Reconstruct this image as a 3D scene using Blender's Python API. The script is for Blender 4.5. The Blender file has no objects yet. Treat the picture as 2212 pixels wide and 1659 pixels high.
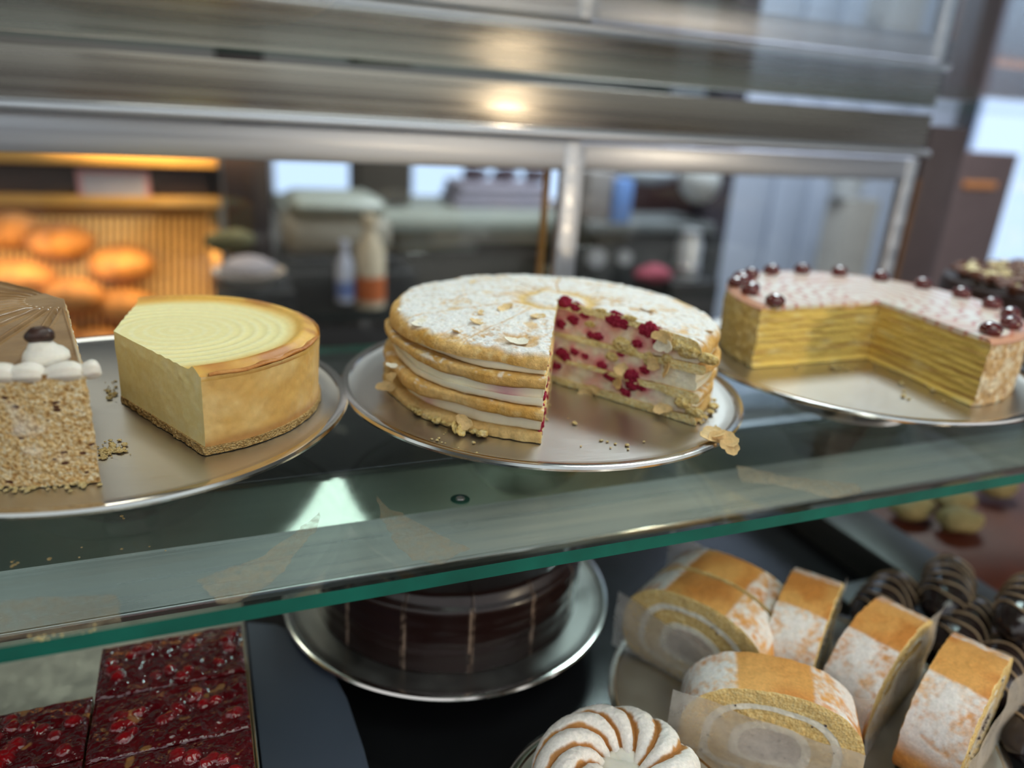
import bpy, bmesh, math, random
import numpy as np
from mathutils import Vector, Matrix
from math import radians as RD, cos, sin, pi
random.seed(7)
RNG = np.random.default_rng(11)
COL = bpy.context.scene.collection

# ------------------------------------------------------------------ camera
F, CX, CY = 1640.0, 1106.0, 829.5
YAW, PIT, ROL = RD(67.0), RD(20.2), RD(3.85)
CAM = np.array([0, 0, .241])
d_ = np.array([cos(YAW)*cos(PIT), sin(YAW)*cos(PIT), -sin(PIT)])
r0_ = np.array([sin(YAW), -cos(YAW), 0.0]); u0_ = np.cross(r0_, d_)
r_ = r0_*cos(ROL)+u0_*sin(ROL); u_ = u0_*cos(ROL)-r0_*sin(ROL)
def ray(x, y): return d_+r_*(x-CX)/F-u_*(y-CY)/F
def atz(x, y, z):
    q = ray(x, y); return CAM+q*(z-CAM[2])/q[2]
def aty(x, y, Y):
    q = ray(x, y); return CAM+q*Y/q[1]
def atplane(x, y, p, n):
    q = ray(x, y); return CAM+q*(np.dot(np.array(p)-CAM, n)/np.dot(q, n))

# ------------------------------------------------------------------ noise (numpy)
def _h(i, j, k, s):
    n = (i*374761393+j*668265263+k*2147483647+s*974634777) & 0xffffffff
    n = ((n ^ (n >> 13))*1274126177) & 0xffffffff
    n = n ^ (n >> 16)
    return (n & 0xffff)/65535.0*2-1
def vnoise(P, s=0):
    P = np.asarray(P, float); i = np.floor(P).astype(np.int64); f = P-i; f = f*f*(3-2*f); o = 0
    for a in (0, 1):
        for b in (0, 1):
            for c in (0, 1):
                w = (f[:, 0] if a else 1-f[:, 0])*(f[:, 1] if b else 1-f[:, 1])*(f[:, 2] if c else 1-f[:, 2])
                o = o+w*_h(i[:, 0]+a, i[:, 1]+b, i[:, 2]+c, s)
    return o
def fbm(P, sc, oct=3, s=0):
    P = np.asarray(P)*sc; o = 0; a = 1; t = 0
    for k in range(oct):
        o = o+a*vnoise(P+k*17.3, s+k); t += a; a *= .5; P = P*2.03
    return o/t
def sst(x, a, b):
    t = np.clip((x-a)/(b-a), 0, 1); return t*t*(3-2*t)
def mix(a, b, m):
    a = np.asarray(a, float); b = np.asarray(b, float); m = np.asarray(m)[..., None]
    return a*(1-m)+b*m

# ------------------------------------------------------------------ mesh building
def mk(name, verts, faces, mats, parent=None, smooth=True, fm=None, cols=None, ang=40, loc=None):
    me = bpy.data.meshes.new(name)
    verts = np.asarray(verts, np.float32)
    if isinstance(faces, np.ndarray) and faces.ndim == 2:
        nf, k = faces.shape
        me.vertices.add(len(verts)); me.vertices.foreach_set('co', verts.ravel())
        me.loops.add(nf*k); me.loops.foreach_set('vertex_index', faces.astype(np.int32).ravel())
        me.polygons.add(nf); me.polygons.foreach_set('loop_start', np.arange(nf, dtype=np.int32)*k)
        me.update(calc_edges=True)
    else:
        me.from_pydata([tuple(map(float, v)) for v in verts], [], [tuple(int(i) for i in f) for f in faces]); me.update()
    if not isinstance(mats, (list, tuple)): mats = [mats]
    for m in mats: me.materials.append(m)
    if fm is not None: me.polygons.foreach_set('material_index', np.asarray(fm, np.int32))
    if cols is not None:
        at = me.color_attributes.new('Col', 'FLOAT_COLOR', 'POINT')
        c = np.ones((len(verts), 4), np.float32); c[:, :3] = cols
        at.data.foreach_set('color', c.ravel())
    if smooth:
        me.polygons.foreach_set('use_smooth', np.ones(len(me.polygons), bool))
        if ang: me.set_sharp_from_angle(angle=RD(ang))
    me.update()
    o = bpy.data.objects.new(name, me); COL.objects.link(o)
    if parent: o.parent = parent
    if loc is not None: o.location = loc
    return o
def tag(o, label=None, cat=None, group=None, kind=None):
    if label: o['label'] = label
    if cat: o['category'] = cat
    if group: o['group'] = group
    if kind: o['kind'] = kind
    return o
def empty(name, label, cat, loc=(0, 0, 0), rz=0, group=None):
    o = bpy.data.objects.new(name, None); COL.objects.link(o); o.location = tuple(float(v) for v in loc); o.rotation_euler = (0, 0, rz)
    o.empty_display_size = .01
    return tag(o, label, cat, group)
def struct(o): o['kind'] = 'structure'; return o
def copy_tree(o, parent=None):
    c = o.copy(); COL.objects.link(c); c.parent = parent
    for ch in list(o.children): copy_tree(ch, c)
    return c

def solid(fn, nu, nv, nw, wrap=False, sides='uUvVwW'):
    """shell of a (u,v,w) grid; fn(U,V,W)->Nx3. returns verts, faces, tags (0..5 = u0,u1,v0,v1,w0,w1), (U,V,W)"""
    keys = []; fl = []; tg = []
    NV = nv if wrap else nv+1
    def key(i, j, k): return (i*(nv+1)+(j % nv if wrap else j))*(nw+1)+k
    def quad(a, b, fkey, flip, t):
        A, B = np.meshgrid(np.arange(a), np.arange(b), indexing='ij'); A = A.ravel(); B = B.ravel()
        q = np.stack([fkey(A, B), fkey(A+1, B), fkey(A+1, B+1), fkey(A, B+1)], 1)
        if flip: q = q[:, ::-1]
        fl.append(q); tg.append(np.full(len(q), t))
    if 'u' in sides: quad(nv, nw, lambda a, b: key(0, a, b), True, 0)
    if 'U' in sides: quad(nv, nw, lambda a, b: key(nu, a, b), False, 1)
    if 'v' in sides and not wrap: quad(nu, nw, lambda a, b: key(a, 0, b), False, 2)
    if 'V' in sides and not wrap: quad(nu, nw, lambda a, b: key(a, nv, b), True, 3)
    if 'w' in sides: quad(nu, nv, lambda a, b: key(a, b, 0), True, 4)
    if 'W' in sides: quad(nu, nv, lambda a, b: key(a, b, nw), False, 5)
    f = np.concatenate(fl); tg = np.concatenate(tg)
    u, inv = np.unique(f, return_inverse=True); inv = inv.reshape(f.shape)
    k = u % (nw+1); j = (u//(nw+1)) % (nv+1); i = u//((nw+1)*(nv+1))
    U, V, W = i/nu, j/nv, k/nw
    return fn(U, V, W), inv, tg, (U, V, W)

def sector_fn(apex, ctr, R, a0, a1):
    """polar about apex, outer edge = circle (ctr,R).  returns dist(theta)"""
    ax, ay = apex; cx, cy = ctr
    def dist(th):
        dx, dy = np.cos(th), np.sin(th); ox, oy = ax-cx, ay-cy
        b = ox*dx+oy*dy; c = ox*ox+oy*oy-R*R
        return -b+np.sqrt(np.maximum(b*b-c, 1e-9))
    return dist

def boxm(cx, cy, cz, sx, sy, sz, bev=0.0, seg=2, rz=0):
    bm = bmesh.new(); bmesh.ops.create_cube(bm, size=1)
    bmesh.ops.scale(bm, vec=(sx, sy, sz), verts=bm.verts)
    if bev: bmesh.ops.bevel(bm, geom=bm.edges[:], offset=bev, segments=seg, affect='EDGES', profile=.5)
    if rz: bmesh.ops.rotate(bm, cent=(0, 0, 0), matrix=Matrix.Rotation(rz, 3, 'Z'), verts=bm.verts)
    bmesh.ops.translate(bm, vec=(cx, cy, cz), verts=bm.verts)
    v = [tuple(x.co) for x in bm.verts]; bm.verts.index_update(); f = [[x.index for x in q.verts] for q in bm.faces]; bm.free()
    return v, f
def join(parts):
    V = []; Fc = []
    for v, f in parts:
        n = len(V); V += [tuple(x) for x in v]; Fc += [[i+n for i in q] for q in f]
    return V, Fc
def box(name, mat, c, s, parent=None, bev=0.0, rz=0):
    v, f = boxm(c[0], c[1], c[2], s[0], s[1], s[2], bev, 2, rz); return mk(name, v, f, mat, parent, smooth=bev > 0, ang=50)
def lathe(prof, n=96, c=(0, 0, 0), close=False):
    V = []; Fc = []
    for r, z in prof:
        for k in range(n):
            a = 2*pi*k/n; V.append((c[0]+r*cos(a), c[1]+r*sin(a), c[2]+z))
    m = len(prof)
    for i in range(m-1):
        for k in range(n): Fc.append((i*n+k, i*n+(k+1) % n, (i+1)*n+(k+1) % n, (i+1)*n+k))
    if prof[0][0] > 1e-6 and close: Fc.append(tuple(range(n))[::-1])
    if close: Fc.append(tuple((m-1)*n+k for k in range(n)))
    return V, Fc
def tube(pts, r, n=8, cap=True):
    pts = [Vector(p) for p in pts]; V = []; Fc = []; m = len(pts)
    rr = r if callable(r) else (lambda t: r)
    for i, p in enumerate(pts):
        t = (pts[min(i+1, m-1)]-pts[max(i-1, 0)]).normalized()
        a = t.orthogonal().normalized() if abs(t.z) > .95 else t.cross(Vector((0, 0, 1))).normalized(); b = t.cross(a)
        for k in range(n):
            an = 2*pi*k/n; V.append(tuple(p+(a*cos(an)+b*sin(an))*rr(i/(m-1))))
    for i in range(m-1):
        for k in range(n): Fc.append((i*n+k, i*n+(k+1) % n, (i+1)*n+(k+1) % n, (i+1)*n+k))
    if cap: Fc += [tuple(range(n))[::-1], tuple((m-1)*n+k for k in range(n))]
    return V, Fc
_ico = {}
def blob(r, c=(0, 0, 0), sub=3, amp=.15, fs=1.5, seed=0, sc=(1, 1, 1), oct=2):
    if sub not in _ico:
        bm = bmesh.new(); bmesh.ops.create_icosphere(bm, subdivisions=sub, radius=1); bm.verts.index_update()
        _ico[sub] = (np.array([x.co[:] for x in bm.verts]), np.array([[x.index for x in q.verts] for q in bm.faces])); bm.free()
    v, f = _ico[sub]
    v = v*(1+amp*fbm(v+seed*3.7, fs, oct, seed))[:, None]
    return v*r*np.array(sc)+np.array(c), f
def joinnp(L):
    V = []; Fc = []; n = 0
    for v, f in L: V.append(v); Fc.append(np.asarray(f)+n); n += len(v)
    return np.concatenate(V), np.concatenate(Fc)

# ------------------------------------------------------------------ materials
def nodes(name):
    m = bpy.data.materials.new(name); m.use_nodes = True; nt = m.node_tree; nt.nodes.clear()
    o = nt.nodes.new('ShaderNodeOutputMaterial'); return m, nt, o
def N(nt, t, **k):
    n = nt.nodes.new(t)
    for a, b in k.items():
        if a in n.inputs.keys() if not a.startswith('_') else False: pass
        setattr(n, a, b)
    return n
def setin(n, **k):
    for a, b in k.items(): n.inputs[a.replace('_', ' ')].default_value = b
def rgb(c): return (c[0], c[1], c[2], 1)
def noise(nt, scale, detail=3, rough=.5, vec=None):
    n = nt.nodes.new('ShaderNodeTexNoise'); setin(n, Scale=scale, Detail=detail, Roughness=rough)
    if vec is not None: nt.links.new(vec, n.inputs['Vector'])
    return n
def objco(nt, scale=(1, 1, 1), rot=(0, 0, 0)):
    tc = nt.nodes.new('ShaderNodeTexCoord'); mp = nt.nodes.new('ShaderNodeMapping'); nt.links.new(tc.outputs['Object'], mp.inputs['Vector'])
    mp.inputs['Scale'].default_value = scale; mp.inputs['Rotation'].default_value = rot
    return mp.outputs['Vector']
def pr(nt, o, col=(.8, .8, .8), rough=.5, metal=0, spec=.5, sss=0, coat=0, trans=0, ior=1.45, sssr=(.004, .002, .001)):
    p = nt.nodes.new('ShaderNodeBsdfPrincipled'); p.inputs['Base Color'].default_value = rgb(col); p.inputs['Roughness'].default_value = rough
    p.inputs['Metallic'].default_value = metal; p.inputs['Specular IOR Level'].default_value = spec; p.inputs['IOR'].default_value = ior
    if sss: p.inputs['Subsurface Weight'].default_value = sss; p.inputs['Subsurface Radius'].default_value = sssr; p.inputs['Subsurface Scale'].default_value = 1.0
    if coat: p.inputs['Coat Weight'].default_value = coat; p.inputs['Coat Roughness'].default_value = .08
    if trans: p.inputs['Transmission Weight'].default_value = trans
    nt.links.new(p.outputs[0], o.inputs['Surface']); return p
def bump(nt, p, h, strength=.5, dist=.001):
    b = nt.nodes.new('ShaderNodeBump'); b.inputs['Strength'].default_value = strength; b.inputs['Distance'].default_value = dist
    nt.links.new(h, b.inputs['Height']); nt.links.new(b.outputs[0], p.inputs['Normal']); nt.links.new(b.outputs[0], p.inputs['Coat Normal']); return b
def ramp(nt, fac, stops):
    r = nt.nodes.new('ShaderNodeValToRGB'); e = r.color_ramp.elements
    while len(e) < len(stops): e.new(.5)
    for q, (p, c) in zip(e, stops): q.position = p; q.color = rgb(c) if len(c) == 3 else c
    nt.links.new(fac, r.inputs[0]); return r.outputs[0]
def plain(name, col, rough=.5, metal=0, var=.08, scale=30, bs=0, bd=.001, **k):
    m, nt, o = nodes(name); p = pr(nt, o, col, rough, metal, **k); v = objco(nt); n = noise(nt, scale, 4, .6, v)
    lo = [max(0, c*(1-var)) for c in col]; hi = [min(1, c*(1+var)) for c in col]
    nt.links.new(ramp(nt, n.outputs[0], [(.3, lo), (.7, hi)]), p.inputs['Base Color'])
    if bs: bump(nt, p, n.outputs[0], bs, bd)
    return m
def vcol(name, rough=.7, b1=(900, .5, .0006), b2=None, sss=0, coat=0, spec=.3, var=.12, vs=500, ior=1.45, metal=0):
    m, nt, o = nodes(name); p = pr(nt, o, (.8,)*3, rough, metal, spec, sss, coat, ior=ior); v = objco(nt)
    a = nt.nodes.new('ShaderNodeAttribute'); a.attribute_name = 'Col'
    n = noise(nt, vs, 4, .6, v); mr = nt.nodes.new('ShaderNodeMapRange'); setin(mr, From_Min=.3, From_Max=.7, To_Min=1-var, To_Max=1+var); nt.links.new(n.outputs[0], mr.inputs[0])
    mx = nt.nodes.new('ShaderNodeMix'); mx.data_type = 'RGBA'; mx.blend_type = 'MULTIPLY'; mx.inputs[0].default_value = 1
    nt.links.new(a.outputs['Color'], mx.inputs[6]); nt.links.new(mr.outputs[0], mx.inputs[7]); nt.links.new(mx.outputs[2], p.inputs['Base Color'])
    if b1:
        n2 = noise(nt, b1[0], 4, .6, v); b = bump(nt, p, n2.outputs[0], b1[1], b1[2])
        if b2:
            n3 = noise(nt, b2[0], 3, .5, v); bb = nt.nodes.new('ShaderNodeBump'); bb.inputs['Strength'].default_value = b2[1]; bb.inputs['Distance'].default_value = b2[2]
            nt.links.new(n3.outputs[0], bb.inputs['Height']); nt.links.new(bb.outputs[0], b.inputs['Normal'])
    return m
def crumbm(name, c1, c2, c3, scale=450, rough=.85, bs=.8, bd=.0015, sss=.1):
    m, nt, o = nodes(name); p = pr(nt, o, c1, rough, 0, .2, sss); v = objco(nt); n = noise(nt, scale, 5, .65, v)
    nt.links.new(ramp(nt, n.outputs[0], [(.3, c1), (.5, c2), (.7, c3)]), p.inputs['Base Color'])
    vo = nt.nodes.new('ShaderNodeTexVoronoi'); vo.inputs['Scale'].default_value = scale*1.3; nt.links.new(v, vo.inputs['Vector'])
    ad = nt.nodes.new('ShaderNodeMath'); ad.operation = 'ADD'; nt.links.new(n.outputs[0], ad.inputs[0]); nt.links.new(vo.outputs['Distance'], ad.inputs[1])
    bump(nt, p, ad.outputs[0], bs, bd); return m
def brushed(name, col, rough=.28, sc=(4, 900, 900), bs=.25, bd=.0002, var=.12):
    m, nt, o = nodes(name); p = pr(nt, o, col, rough, 1); v = objco(nt, sc); n = noise(nt, 1, 3, .6, v)
    bump(nt, p, n.outputs[0], bs, bd)
    n2 = noise(nt, 1, 2, .5, objco(nt, (sc[0]*.5, sc[1]*.4, sc[2]*.4)))
    nt.links.new(ramp(nt, n2.outputs[0], [(.3, [c*(1-var) for c in col]), (.7, [min(1, c*(1+var)) for c in col])]), p.inputs['Base Color'])
    mr = nt.nodes.new('ShaderNodeMapRange'); setin(mr, From_Min=.3, From_Max=.7, To_Min=rough*.75, To_Max=rough*1.3); nt.links.new(n2.outputs[0], mr.inputs[0]); nt.links.new(mr.outputs[0], p.inputs['Roughness'])
    return m
def glassm(name, tint=(.9, .97, .94), ior=1.5, rough=0.0, f0=.04):
    m, nt, o = nodes(name); t = nt.nodes.new('ShaderNodeBsdfTransparent'); t.inputs[0].default_value = rgb(tint)
    g = nt.nodes.new('ShaderNodeBsdfGlossy'); g.inputs['Roughness'].default_value = rough; g.inputs[0].default_value = (1, 1, 1, 1)
    lw = nt.nodes.new('ShaderNodeLayerWeight'); pw = nt.nodes.new('ShaderNodeMath'); pw.operation = 'POWER'; pw.inputs[1].default_value = 5.0
    nt.links.new(lw.outputs['Facing'], pw.inputs[0])
    mr = nt.nodes.new('ShaderNodeMapRange'); setin(mr, From_Min=0, From_Max=1, To_Min=f0, To_Max=.95); nt.links.new(pw.outputs[0], mr.inputs[0])
    mx = nt.nodes.new('ShaderNodeMixShader'); nt.links.new(mr.outputs[0], mx.inputs[0]); nt.links.new(t.outputs[0], mx.inputs[1]); nt.links.new(g.outputs[0], mx.inputs[2])
    nt.links.new(mx.outputs[0], o.inputs['Surface']); return m, nt, (t, g, mx, lw)
def emis(name, col, s):
    m, nt, o = nodes(name); e = nt.nodes.new('ShaderNodeEmission'); e.inputs[0].default_value = rgb(col); e.inputs[1].default_value = s; nt.links.new(e.outputs[0], o.inputs['Surface']); return m

M = {}
M['glass'] = glassm('shelf_glass', (.90, .965, .94))[0]
M['clear'] = glassm('clear_glass', (.97, .985, .98), f0=.028)[0]
M['edge'] = plain('glass_edge_green', (.0, .12, .085), .18, var=.35, scale=12, coat=.4)
M['steel'] = brushed('brushed_steel', (.52, .50, .48), .30, (3, 700, 700))
M['steel_dark'] = brushed('brushed_steel_housing', (.36, .345, .33), .32, (6, 500, 500), .3)
M['steel_frame'] = brushed('satin_aluminium', (.58, .60, .68), .42, (3, 300, 300), .1)
M['chrome'] = plain('chrome', (.8, .8, .82), .12, 1, var=.02)
M['divider'] = plain('dull_grey_metal', (.07, .07, .066), .4, .4)
M['black'] = plain('black_laminate', (.012, .012, .013), .22, var=.3, scale=8)
M['slate'] = plain('slate_blue_panel', (.075, .09, .125), .35, var=.1, scale=6)

def plate_mat():
    m, nt, o = nodes('scratched_steel_plate'); p = pr(nt, o, (.66, .64, .61), .33, 1)
    hs = None
    for rot, s in ((.9, .5), (-.5, .35), (2.0, .3), (.2, .3)):
        n = noise(nt, 1, 2, .5, objco(nt, (70, 3200, 70), (0, 0, rot)))
        if hs is None: hs = n.outputs[0]
        else:
            ad = nt.nodes.new('ShaderNodeMath'); ad.operation = 'ADD'; nt.links.new(hs, ad.inputs[0]); nt.links.new(n.outputs[0], ad.inputs[1]); hs = ad.outputs[0]
    bump(nt, p, hs, .25, .00006)
    mr = nt.nodes.new('ShaderNodeMapRange'); setin(mr, From_Min=1.6, From_Max=2.4, To_Min=.29, To_Max=.37); nt.links.new(hs, mr.inputs[0]); nt.links.new(mr.outputs[0], p.inputs['Roughness'])
    return m
M['plate'] = plate_mat()
M['rim'] = plain('polished_steel_rim', (.70, .67, .63), .14, 1, var=.03)

# ------------------------------------------------------------------ cake plates
def cake_plate(label, x, y, z, R=.149, foot=.04, mat=None, rim=True, group=None):
    t = empty('cake_plate', label, 'plate', (x, y, z), 0, group)
    e = .010
    prof = [(0.0005, 0), (R-e-.004, 0), (R-e-.001, .0003), (R-e+.003, .0012)]
    v, f = lathe(prof+[(R-e+.003, -.0012), (R-e-.004, -.0022), (.0005, -.0022)], 128)
    mk('dish', v, f, mat or M['plate'], t)
    prof = [(R-e+.003, .0012), (R-.006, .0026), (R-.003, .0030), (R-.001, .0026), (R, .0012), (R-.0006, -.0004), (R-.0025, -.001), (R-.006, -.0002), (R-e+.003, -.0012)]
    v, f = lathe(prof, 128); mk('rim', v, f, M['rim'], t)
    if foot:
        v, f = lathe([(.018, -.0022), (.016, -.012), (.02, -foot+.008), (.055, -foot+.002), (.056, -foot), (.0005, -foot)], 64)
        mk('foot', v, f, M['rim'], t)
    return t
PZ = .045   # height of the cake plates above the glass shelf
cake_plate('scratched round steel cake plate under the berry cream cake in the middle', .232, .490, PZ, .149)
cake_plate('round steel cake plate under the cheesecake and the nut-coated cake', -.058, .5125, PZ, .1465)
cake_plate('round steel cake plate under the yellow many-layered cake', .535, .484, PZ, .149)
cake_plate('round steel cake plate under the dark chocolate shavings cake', .835, .485, PZ, .149)

# ================================================================== centre cake
sponge_crust = vcol('sponge_crust', .7, (1300, .6, .0007), (200, .6, .0018), sss=.12)
sponge_crumb = crumbm('sponge_crumb', (.80, .57, .21), (.90, .73, .36), (.93, .82, .53), 380, bs=.6, bd=.0014, sss=.2)
creamM = vcol('whipped_cream', .5, (300, .25, .0008), None, sss=.15, var=.04, vs=120)
creamcut = vcol('cut_cream', .7, (650, .7, .0009), (200, .5, .0008), sss=.2, var=.08, vs=260)
A0 = np.array([.2390, .4895]); CC = np.array([.240, .494]); RC = .121
TH0, TH1 = RD(-58.5), RD(242.5)
cake = empty('raspberry_cream_cake', 'tall almond sponge cake with raspberry cream layers and powdered sugar, one wedge missing', 'cake', (A0[0], A0[1], PZ+.0005))
dist = sector_fn((0, 0), CC-A0, RC, 0, 0)
# height of each boundary above the plate: centre and rim
ZC = [0, .0050, .0175, .0208, .0365, .0400, .0570, .0635]
ZR = [0, .0075, .0130, .0235, .0325, .0430, .0447, .0540]
def wob(th, k, s): return np.interp(0, [0], [0])+0
def bound(k, r, th, R):
    t = (r/R)**(2.6 if k == 7 else 5.5)
    X = np.stack([r*np.cos(th), r*np.sin(th), np.full_like(r, k*.37)], 1)
    z = ZC[k]*(1-t)+ZR[k]*t
    if 0 < k < 7: z = z+.0016*fbm(X, 60, 3, 50+k)*(1-.4*t)+.0008*np.sin(th*3+k*1.3)*t
    if k == 7: z = z+.0012*fbm(X, 30, 3, 77)+.0006*fbm(X, 120, 2, 78)
    if 0 < k: z = z+.0024*fbm(np.stack([np.cos(th)*2, np.sin(th)*2, th*0+k*5.1], 1), 1.1, 2, 91)*t
    if k in (3, 4, 5) : z = z+.0022*np.cos(th-RD(235))*t
    return z
def Rlayer(k, th):
    X = np.stack([np.cos(th)*2.2, np.sin(th)*2.2, np.full_like(th, k*3.1)], 1)
    base = {0: .0015, 2: .0015, 4: .0025, 6: -.0005, 1: -.0045, 3: -.0025, 5: -.0030}[k]
    amp = {0: .004, 2: .003, 4: .0025, 6: .002}.get(k, .0015)*1.4
    out = dist(th)+base+amp*fbm(X, 1.3, 3, 10+k)+(.0013*fbm(X, 4.5, 2, 30+k) if k % 2 == 0 else 0)
    if k == 0: out = out+.003*sst(np.cos(th-RD(180)), .3, 1)+.0015*fbm(X, 9, 3, 3)
    if k == 2: out = out+.003*sst(np.cos(th-RD(190)), .3, 1)
    if k == 3: out = out+.003*sst(np.cos(th-RD(232)), .6, 1)
    if k == 5: out = out-.003*sst(np.cos(th-RD(170)), .2, 1)
    return out
GOLD = (.66, .36, .085); TAN = (.78, .50, .19); PALE = (.86, .68, .34); DUST = (.86, .80, .70)
# berries seen on the cut face: found on the plane of the cut
n0 = np.array([-sin(TH0), cos(TH0), 0.0]); pA = np.array([A0[0], A0[1], 0])
BER = []
for (x, y, rr) in ((1222, 655, 4.6), (1246, 665, 3.6), (1238, 692, 3.4), (1262, 680, 2.6), (1328, 690, 5), (1345, 698, 3.8), (1402, 712, 5), (1418, 722, 4.4), (1436, 730, 4), (1424, 740, 3.4), (1290, 727, 3.2), (1276, 724, 2.2), (1215, 765, 4), (1222, 775, 3), (1312, 810, 3.4), (1322, 818, 2.8), (1362, 812, 4.6), (1366, 832, 4), (1350, 848, 3), (1200, 790, 3), (1385, 838, 2.4), (1212, 700, 3), (1240, 760, 2.6), (1265, 770, 2), (1300, 790, 3), (1375, 742, 2.6), (1340, 765, 2.2), (1335, 835, 2.4), (1392, 800, 2.4), (1286, 840, 1.8)):
    P = atplane(x, y, pA, n0); BER.append((P, rr*.00130))
BL = np.array([b[0] for b in BER])-np.array([A0[0], A0[1], PZ])
def stain(X, rad=.010):
    m = np.zeros(len(X))
    for b, (p, rr) in zip(BL, BER):
        dd = np.linalg.norm((X-b)*np.array([1, 1, 1.3]), axis=1); m = np.maximum(m, np.exp(-(dd/(rad*.55+rr))**2))
    return m
def layer(k, nr, nt, nw, name, mats):
    sponge = k % 2 == 0
    def fn(U, V, W):
        th = TH0+(TH1-TH0)*V; R = Rlayer(k, th)
        ue = U.copy(); r = R*(1-(1-ue)**1.25)*1.0
        z0, z1 = bound(k, r, th, RC), bound(k+1, r, th, RC)
        if k == 6: z1 = z1+0
        e = .16 if sponge else .06
        t = np.clip((U-(1-e))/e, 0, 1); a_ = {0: .006, 2: .0085, 4: .0075, 6: .010}.get(k, .002)
        r = np.where(U > 1-e, (R-a_)+a_*np.sin(t*pi/2), (R-a_)*U/(1-e))
        sq = np.clip(np.cos(t*pi/2), 0, 1)**(.62 if sponge else .5)
        mid = (z0+z1)/2 if k else z0
        if k == 0: z1 = z0+(z1-z0)*sq
        elif k == 6: zm = z0+(z1-z0)*.22; z1 = zm+(z1-zm)*sq; z0 = zm+(z0-zm)*sq-.0006*t
        else: z0, z1 = mid+(z0-mid)*sq, mid+(z1-mid)*sq
        z = z0*(1-W)+z1*W
        # bulge outwards at mid height
        if k == 3: r = r-.0025*t*W
        X = np.stack([r*np.cos(th), r*np.sin(th), z], 1)
        # rough cut faces
        cut = ((V < 1e-6) | (V > 1-1e-6))
        nn = .0010*fbm(X, 130, 4, 5)+.0006*fbm(X, 420, 2, 8)+(.0008 if sponge else -.0004)
        sgn = np.where(V < .5, -1, 1)
        tx, ty = -np.sin(th)*sgn, np.cos(th)*sgn
        nn = np.where(cut, nn, 0)*sst(r, .002, .01)
        X[:, 0] += tx*nn; X[:, 1] += ty*nn
        side = sst(U, .84, .92)
        if sponge:
            rn = .0006*fbm(X, 220, 3, 21)*side; X[:, 0] += rn*np.cos(th); X[:, 1] += rn*np.sin(th); X[:, 2] += .5*rn
        return X, th, r, R
    hold = {}
    def f2(U, V, W):
        X, th, r, R = fn(U, V, W); hold['d'] = (th, r, R); return X
    V, Fc, tg, (U, Vv, W) = solid(f2, nr, nt, nw, sides='UvVwW')
    th, r, R = hold['d']
    if sponge:
        n1 = fbm(V, 45, 4, 31); n2 = fbm(V, 160, 3, 32)
        c = mix(GOLD, TAN, sst(n1, -.35, .4)); c = mix(c, (.50, .24, .06), sst(fbm(V, 28, 3, 37), .05, .6)*.45); c = mix(c, PALE, sst(n2, .1, .6)*.5); c = mix(c, (.42, .20, .05), sst(fbm(V, 600, 2, 38), .35, .6)*.35)
        if k == 0: c = mix(c, (.74, .55, .25), .5*sst(W, .0, .6))
        # dusting on the upward flank of the lower rims
        if k in (2, 4): c = mix(c, DUST, sst(fbm(V, 90, 3, 40)+.6*fbm(V, 400, 2, 41), .22, .5)*sst(W, .35, .6)*sst(U, .84, .9)*(1-sst(U, .96, 1))*.75)
        if k == 6:
            top = (W > .999)
            ang = th+.02*np.sin(r*80)
            a = (ang*12/(2*pi)+.35) % 1; dline = np.abs(a-.5)*(2*pi/12)*r
            line = np.where(np.abs((ang*12/(2*pi)+.35) % 1-.5) < .5, np.exp(-(np.abs(a-.5)*(2*pi/12)*r/.0007)**2), 0)*sst(r, .02, .03)
            a2 = (ang*36/(2*pi)+.1*fbm(V, 20, 2, 66)) % 1; l2 = np.exp(-(np.abs(a2-.5)*(2*pi/36)*r/.00055)**2)*sst(fbm(V, 22, 2, 68), .05, .35)*sst(r, .03, .045)
            ring = np.exp(-((r-.0255)/.0048)**2)*(sst(fbm(V, 60, 2, 70), -.8, -.1))
            powd = sst(fbm(V, 55, 3, 71)*.55+fbm(V, 330, 3, 72)*.75, -.75, .05)
            edge = 1-sst(r/R+.05*fbm(V, 28, 3, 73)+.02*fbm(V, 150, 2, 74), .945, .985)
            bare = sst(fbm(V, 38, 3, 75), .32, .5)
            powd = powd*edge*(1-.85*line)*(1-.6*l2)*(1-.97*ring)*(1-.7*bare)
            powd = np.where(top, powd, 0)
            c = mix(c, (.80, .55, .20), ring*.8)
            c = mix(c, (.86, .85, .83), powd*(.9+.1*sst(fbm(V, 700, 2, 5), -.4, .3)))
            h = .0007*powd*(1+.9*fbm(V, 420, 3, 90))-.0008*line-.0005*l2-.001*ring+.0004*fbm(V, 200, 2, 91)
            V[:, 2] += np.where(top, h, 0)
        fm = np.where((tg == 2) | (tg == 3), 1, 0)
    else:
        c = np.tile(np.array([.93, .87, .68]), (len(V), 1))
        s = stain(V, .012)*sst(fbm(V, 150, 3, 60), -.7, .3)
        cutv = ((Vv < 1e-6) | (Vv > 1-1e-6))
        pk = sst(fbm(V, 40, 3, 61), .05, .6)*.35
        c = np.where(cutv[:, None], mix(c, (.80, .62, .32), sst(fbm(V, 110, 4, 62), -.05, .5)*.75), c)
        c = np.where(cutv[:, None], mix(mix(c, (.80, .42, .38), pk), (.72, .10, .17), np.clip(s*1.0, 0, 1)), c)
        # violet berry bleed on the outside of the thick cream beside the cut
        if k == 3:
            P = aty(1135, 862, 0.39); q = np.stack([(th-RD(231))*RC/.012, (W-.75)/.6], 1); m = np.exp(-(q**2).sum(1))*(U > .9)
            c = mix(c, (.55, .19, .30), m*.75)
        if k == 1:
            q = np.stack([(th-RD(200))*RC/.008, (W-.5)/.9], 1); m = np.exp(-(q**2).sum(1))*(U > .9); c = mix(c, (.66, .28, .36), m*.7)
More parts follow.
